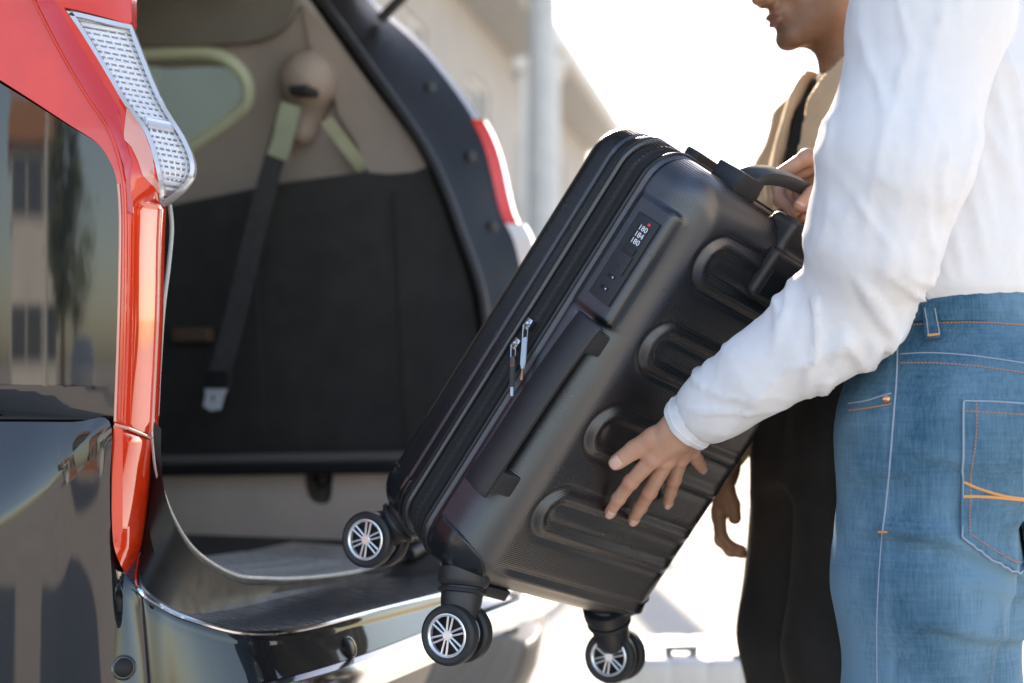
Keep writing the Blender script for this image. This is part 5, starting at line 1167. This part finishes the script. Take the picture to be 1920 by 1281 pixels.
seam('pocket_stitch', [(1830, 757), (1828, 820), (1818, 900), (1815, 1000)], .0008, M['brown_stitch'], .0040, dash=.004); seam('pocket_stitch', [(1810, 772), (1860, 774), (1926, 778)], .0008, M['brown_stitch'], .0040, dash=.004); seam('pocket_stitch', [(1815, 1000), (1855, 1030), (1903, 1056), (1926, 1046)], .0008, M['brown_stitch'], .0040, dash=.004)
seam('pocket_embroidery', [(1804, 903), (1835, 916), (1880, 928), (1926, 933)], .0017, M['stitch'], .0042); seam('pocket_embroidery', [(1803, 930), (1835, 930), (1880, 932), (1926, 936)], .0019, M['stitch'], .0042)
seam('pocket_edge', [(1592, 757), (1625, 752), (1650, 744), (1672, 738)], .0011, M['pale_stitch'], .0010); seam('pocket_edge', [(1593, 770), (1625, 766), (1650, 762), (1672, 758)], .0010, M['brown_stitch'], .0008)
rp = hit(jb, 1663, 749, .0008)
if rp is not None: MB().lathe([(.0048, 0), (.0048, .001), (.003, .0022), (0, .0026)], rp, nrm(CAM - rp), 16).done('rivet', M['copper'], jeans)
for s in (-1, 1):
    def shoe(P, s=s): return np.maximum(smin(cone(P, loc1(-.05, .10 * s, .05), loc1(.13, .105 * s, .035), .042, .036), cone(P, loc1(-.03, .10 * s, .05), loc1(-.02, .10 * s, .09), .042, .045), .03), .003 - P[:, 2])
    q = loc1(.04, .1 * s, .06); nets_obj('shoe', shoe, q - np.array([.2, .2, .06]), q + np.array([.2, .2, .1]), .009, M['shoe'], man, 1)

# ------------------------------------------------------------------ person behind, tan jacket over black clothes
f2 = nrm([-.97, -.22, 0]); l2 = np.array([-f2[1], f2[0], 0]); D2 = 2.22
P2 = np.array([.545, 2.24, 0]); loc2 = lambda u, s, z: P2 + f2 * u + l2 * s + UP * z
man2 = thing('person', (P2[0], P2[1], 0), 'person in open tan jacket and black trousers standing behind the suitcase', 'person')
hh2 = nrm([-.97, -.24, 0]); hf2 = nrm(hh2 * .96 + UP * -.24); hu2 = nrm(UP * .96 + hh2 * .24); hl2 = np.cross(hu2, hf2)
chin = at(1478, 84, D2 - .02); hc2 = chin - hf2 * .080 + hu2 * .108
h2 = head_fn(hc2, hf2, hl2, hu2)
S2l = loc2(-.02, .17, 1.325); E2l = loc2(-.08, .21, 1.08); W2l = loc2(.04, .20, .86)
S2r = loc2(-.01, -.17, 1.325); W2r = at(1360, 872, 2.26); E2r = at(1335, 660, 2.46)
def hand2(w, dirv, side):
    """relaxed hand: palm side toward 'side', fingers curling"""
    d = nrm(dirv); sdv = nrm(np.cross(d, side)); H = dict(wrist=w, thumb=[w + d * .02 + sdv * .018, w + d * .05 + sdv * .034 + side * .008, w + d * .075 + sdv * .032 + side * .02, w + d * .095 + sdv * .024 + side * .026], f=[])
    for i in range(4):
        o = sdv * (.028 - .0185 * i); L = (1, 1.06, 1.0, .82)[i]
        H['f'].append([w + d * .082 + o, w + d * (.082 + .040 * L) + o * .95 + side * .008, w + d * (.082 + .058 * L) + o * .85 + side * .024 * L, w + d * (.082 + .064 * L) + o * .78 + side * .042 * L])
    return H
H2r = hand2(W2r, at(1350, 950, 2.24) - W2r, nrm([.96, -.10, .10])); H2l = hand2(W2l, np.array([.0, 0, -1.0]), f2 * .3 + np.array([0, .9, 0]))
pb = []
for Hh, Ee in ((H2r, E2r), (H2l, E2l)):
    lo, hi = bounds([Hh['wrist'], Hh['wrist'] + nrm(Ee - Hh['wrist']) * .10] + [q for ff in Hh['f'] + [Hh['thumb']] for q in ff], .045); pb.append(surface_nets(hand_fn(Hh, Ee), lo, hi, .0036, 1))
pb.append(surface_nets(lambda P: smin(h2(P), cone(P, loc2(-.01, 0, 1.33), hc2 - hf2 * .03 - hu2 * .05, .058, .052), .03), hc2 - np.array([.17, .17, .26]), hc2 + .16, .0034, 2))
def body2(P):
    d = loftd(P, P2, f2, l2, [.80, .9, 1.0, 1.1, 1.23, 1.325, 1.365], [0] * 7, [0] * 7, [.14, .145, .125, .13, .155, .13, .06], [.085, .09, .085, .095, .10, .08, .05])
    for c_, r_ in (((S2l, E2l, W2l), (.045, .036, .026)), ((S2r, E2r, W2r), (.045, .036, .026))): d = smin(d, chain(P, c_, r_, .02), .02)
    for s in (-1, 1): d = smin(d, chain(P, [loc2(.03, .085 * s, .84), loc2(.08, .09 * s, .47), loc2(.05, .095 * s, .07)], [.075, .05, .036], .02), .03)
    return d
pb.append(surface_nets(body2, *bounds([S2l, S2r, E2l, E2r, W2l, W2r, loc2(.15, .15, .04), loc2(-.15, -.15, 1.42)], .07), .011, 1))
body2_o = mesh_obj('body', *concat(pb), M['skin2'], man2)
Vb = (world_verts(body2_o) - hc2) @ np.array([hf2, hl2, hu2]).T                     # beard shadow on jaw and upper lip
set_attr(body2_o, 'beard', np.clip(sstep(-.045, -.065, Vb[:, 2]) * sstep(-.005, .03, Vb[:, 0]) * sstep(-.17, -.12, Vb[:, 2]) * .75, 0, 1) * (np.abs(Vb[:, 1]) < .09))
_n = M['skin2'].node_tree; _b = _n.nodes['Principled BSDF']; _src = _b.inputs['Base Color'].links[0].from_socket; _x = _n.nodes.new('ShaderNodeMix'); _x.data_type = 'RGBA'; _x.inputs[7].default_value = (.085, .052, .038, 1)
_at = _n.nodes.new('ShaderNodeAttribute'); _at.attribute_name = 'beard'; _z = _n.nodes.new('ShaderNodeTexNoise'); _z.inputs['Scale'].default_value = 500; _mu = _n.nodes.new('ShaderNodeMath'); _mu.operation = 'MULTIPLY'; _tc = _n.nodes.new('ShaderNodeTexCoord'); _n.links.new(_tc.outputs['Object'], _z.inputs[0])
_n.links.new(_at.outputs['Fac'], _mu.inputs[0]); _n.links.new(_z.outputs[0], _mu.inputs[1]); _n.links.new(_mu.outputs[0], _x.inputs[0]); _n.links.new(_src, _x.inputs[6]); _n.links.new(_x.outputs[2], _b.inputs['Base Color'])
hv = surface_nets(lambda P: np.maximum(np.maximum(h2(P) - .010, -(h2(P) + .01)), np.maximum(((P - hc2) @ hf2) * .9 - ((P - hc2) @ hu2) * .75 - .005, -.06 - (P - hc2) @ hu2)), hc2 - .17, hc2 + .17, .006, 1); mesh_obj('hair', *hv, M['hair'], man2)
Bm = np.array([hf2, hl2, hu2])
lv = surface_nets(lambda P: np.maximum(h2(P) - .0008, np.maximum(-h2(P) - .002, ellip((P - hc2) @ Bm.T, (.098, 0, -.0655), (.016, .024, .0125)))), hc2 + hf2 * .095 - hu2 * .066 - .035, hc2 + hf2 * .095 - hu2 * .066 + .035, .0016, 1); mesh_obj('lips', *lv, M['lip'], man2)
for hcx, B_, pr in ((hc2, Bm, man2), (hc, np.array([hf1, l1, hu1]), man)):
    for s in (-1, 1):
        e = hcx + np.array([.0765, .030 * s, .004]) @ B_; ev = MB().lathe([(.0, -.0118), (.008, -.009), (.0118, 0), (.0085, .0085), (0, .0118)], e, B_[0], 18).done('eyeball', M['eye'], pr)
        MB().lathe([(.0055, .0108), (.003, .0122), (0, .0124)], e, B_[0], 14).done('iris', M['iris'], ev)
def under(P): 
    d = loftd(P, P2, f2, l2, [.84, .9, 1.0, 1.1, 1.23, 1.33, 1.385], [0] * 7, [0] * 7, [.156, .16, .145, .15, .172, .14, .062], [.10, .104, .10, .108, .115, .092, .062]); return smax(d, -cone(P, loc2(-.01, 0, 1.36), loc2(.0, 0, 1.45), .056, .058), .005)
nets_obj('t_shirt', under, *bounds([loc2(.2, .2, .82), loc2(-.2, -.2, 1.44), loc2(.2, -.2, 1), loc2(-.2, .2, 1)], .02), .008, M['black_cloth'], man2, 1)
def jacket_fn(P):
    d0 = loftd(P, P2, f2, l2, [.70, .8, .9, 1.0, 1.1, 1.23, 1.335, 1.40], [0] * 8, [0] * 8, [.185, .183, .178, .172, .174, .192, .158, .078], [.122, .124, .124, .122, .126, .132, .108, .076])
    z = P[:, 2]; s = (P - P2) @ l2; u = (P - P2) @ f2
    gap_ = np.interp(z, [.7, 1.0, 1.22, 1.33, 1.40], [.085, .06, .045, .032, .045]) * (1 + .0 * z)
    shell_ = np.maximum(d0, -(d0 + .016)); shell_ = smax(shell_, -np.maximum(np.abs(s - .01) - gap_, -u), .004)
    for c_, r_ in (((S2l, E2l, W2l - nrm(W2l - E2l) * .02), (.078, .064, .046)), ((S2r, E2r, W2r + nrm(E2r - W2r) * .05), (.078, .062, .046))): shell_ = smin(shell_, chain(P, c_, r_, .02), .02)
    return smax(shell_, -cone(P, loc2(-.01, 0, 1.37), loc2(.0, 0, 1.49), .064, .068), .005)
jk = nets_obj('jacket', jacket_fn, *bounds([S2l, S2r, E2l, E2r, W2l, W2r, loc2(.2, .2, .69), loc2(-.2, -.2, 1.44), loc2(.2, -.2, .69), loc2(-.2, .2, .69)], .09), .0068, M['jacket'], man2, 1)
displace(jk, lambda V, N: ((1 - np.abs(noise3(V * np.array([5, 5, 4.0]) + np.stack([V[:, 2] * 3, V[:, 2] * 0, V[:, 0] * 3], 1), 1.0, 6.6, 3))) * .016 - .011) * .7)
def trou(P):
    d = loftd(P, P2, f2, l2, [.74, .8, .86, .92, .98], [.04, .03, .02, .01, 0], [0] * 5, [.15, .163, .165, .160, .152], [.10, .110, .112, .108, .102])
    for s in (-1, 1): d = smin(d, chain(P, [loc2(.04, .085 * s, .82), loc2(.065, .09 * s, .50), loc2(.06, .095 * s, .28), loc2(.05, .097 * s, .06)], [.098, .086, .080, .076], .04), .04)
    return np.maximum(d, np.maximum(P[:, 2] - .985, .03 - P[:, 2]))
tr = nets_obj('trousers', trou, loc2(0, 0, .02) - np.array([.3, .3, 0]), loc2(0, 0, 1.0) + np.array([.3, .3, 0]), .009, M['black_cloth'], man2, 1)
displace(tr, lambda V, N: ((1 - np.abs(noise3(V * np.array([5, 5, 3.0]), 1.0, 4.4, 3))) * .014 - .010))
for s in (-1, 1):
    def shoe(P, s=s): return np.maximum(smin(cone(P, loc2(.0, .10 * s, .05), loc2(.19, .105 * s, .035), .042, .036), cone(P, loc2(.02, .10 * s, .05), loc2(.03, .10 * s, .09), .042, .045), .03), .003 - P[:, 2])
    q = loc2(.09, .1 * s, .06); nets_obj('shoe', shoe, q - np.array([.22, .22, .06]), q + np.array([.22, .22, .1]), .009, M['shoe'], man2, 1)

# ------------------------------------------------------------------ white case on the ground further back
wc = at(1292, 1242, 2.95); wx, wy = wc[0], wc[1] + .16
wcase = thing('suitcase', (wx, wy, 0), 'white hard shell suitcase with grey handle standing on the ground', 'suitcase')
M['white_shell'] = mat('white_polycarbonate', (.66, .66, .65), .35, var=.04)
def wfn(P): 
    d = boxd(P, (wx, wy, .19), (.160, .16, .145), .025); return d + .003 * np.exp(-((np.abs(((P[:, 0] - wx) * 14) % 1 - .5)) / .12) ** 2)
nets_obj('shell', wfn, (wx - .19, wy - .19, .03), (wx + .19, wy + .19, .36), .007, M['white_shell'], wcase, 1)
hz = .335
m = MB(); m.box((wx - .01, wy - .10, hz + .014), (.036, .016, .007), bevel=.005); m.box((wx - .036, wy - .10, hz + .004), (.008, .014, .010), bevel=.003); m.box((wx + .016, wy - .10, hz + .004), (.008, .014, .010), bevel=.003); m.done('handle', mat('grey_handle', (.16, .19, .19), .45), wcase)
MB().box((wx + .115, wy - .02, hz + .001), (.022, .12, .006), bevel=.003).done('edge_trim', mat('grey_trim', (.14, .17, .17), .4), wcase)
for sx in (-.11, .11):
    for sy in (-.12, .12):
        wq = MB().lathe([(.01, -.012), (.024, -.011), (.025, 0), (.024, .011), (.01, .012)], (wx + sx, wy + sy, .025), (1, 0, 0), 20).done('wheel', M['caster_tyre'], wcase)
        MB().box((wx + sx, wy + sy, .045), (.018, .018, .012), bevel=.004).done('wheel_mount', M['case_plastic'], wcase)
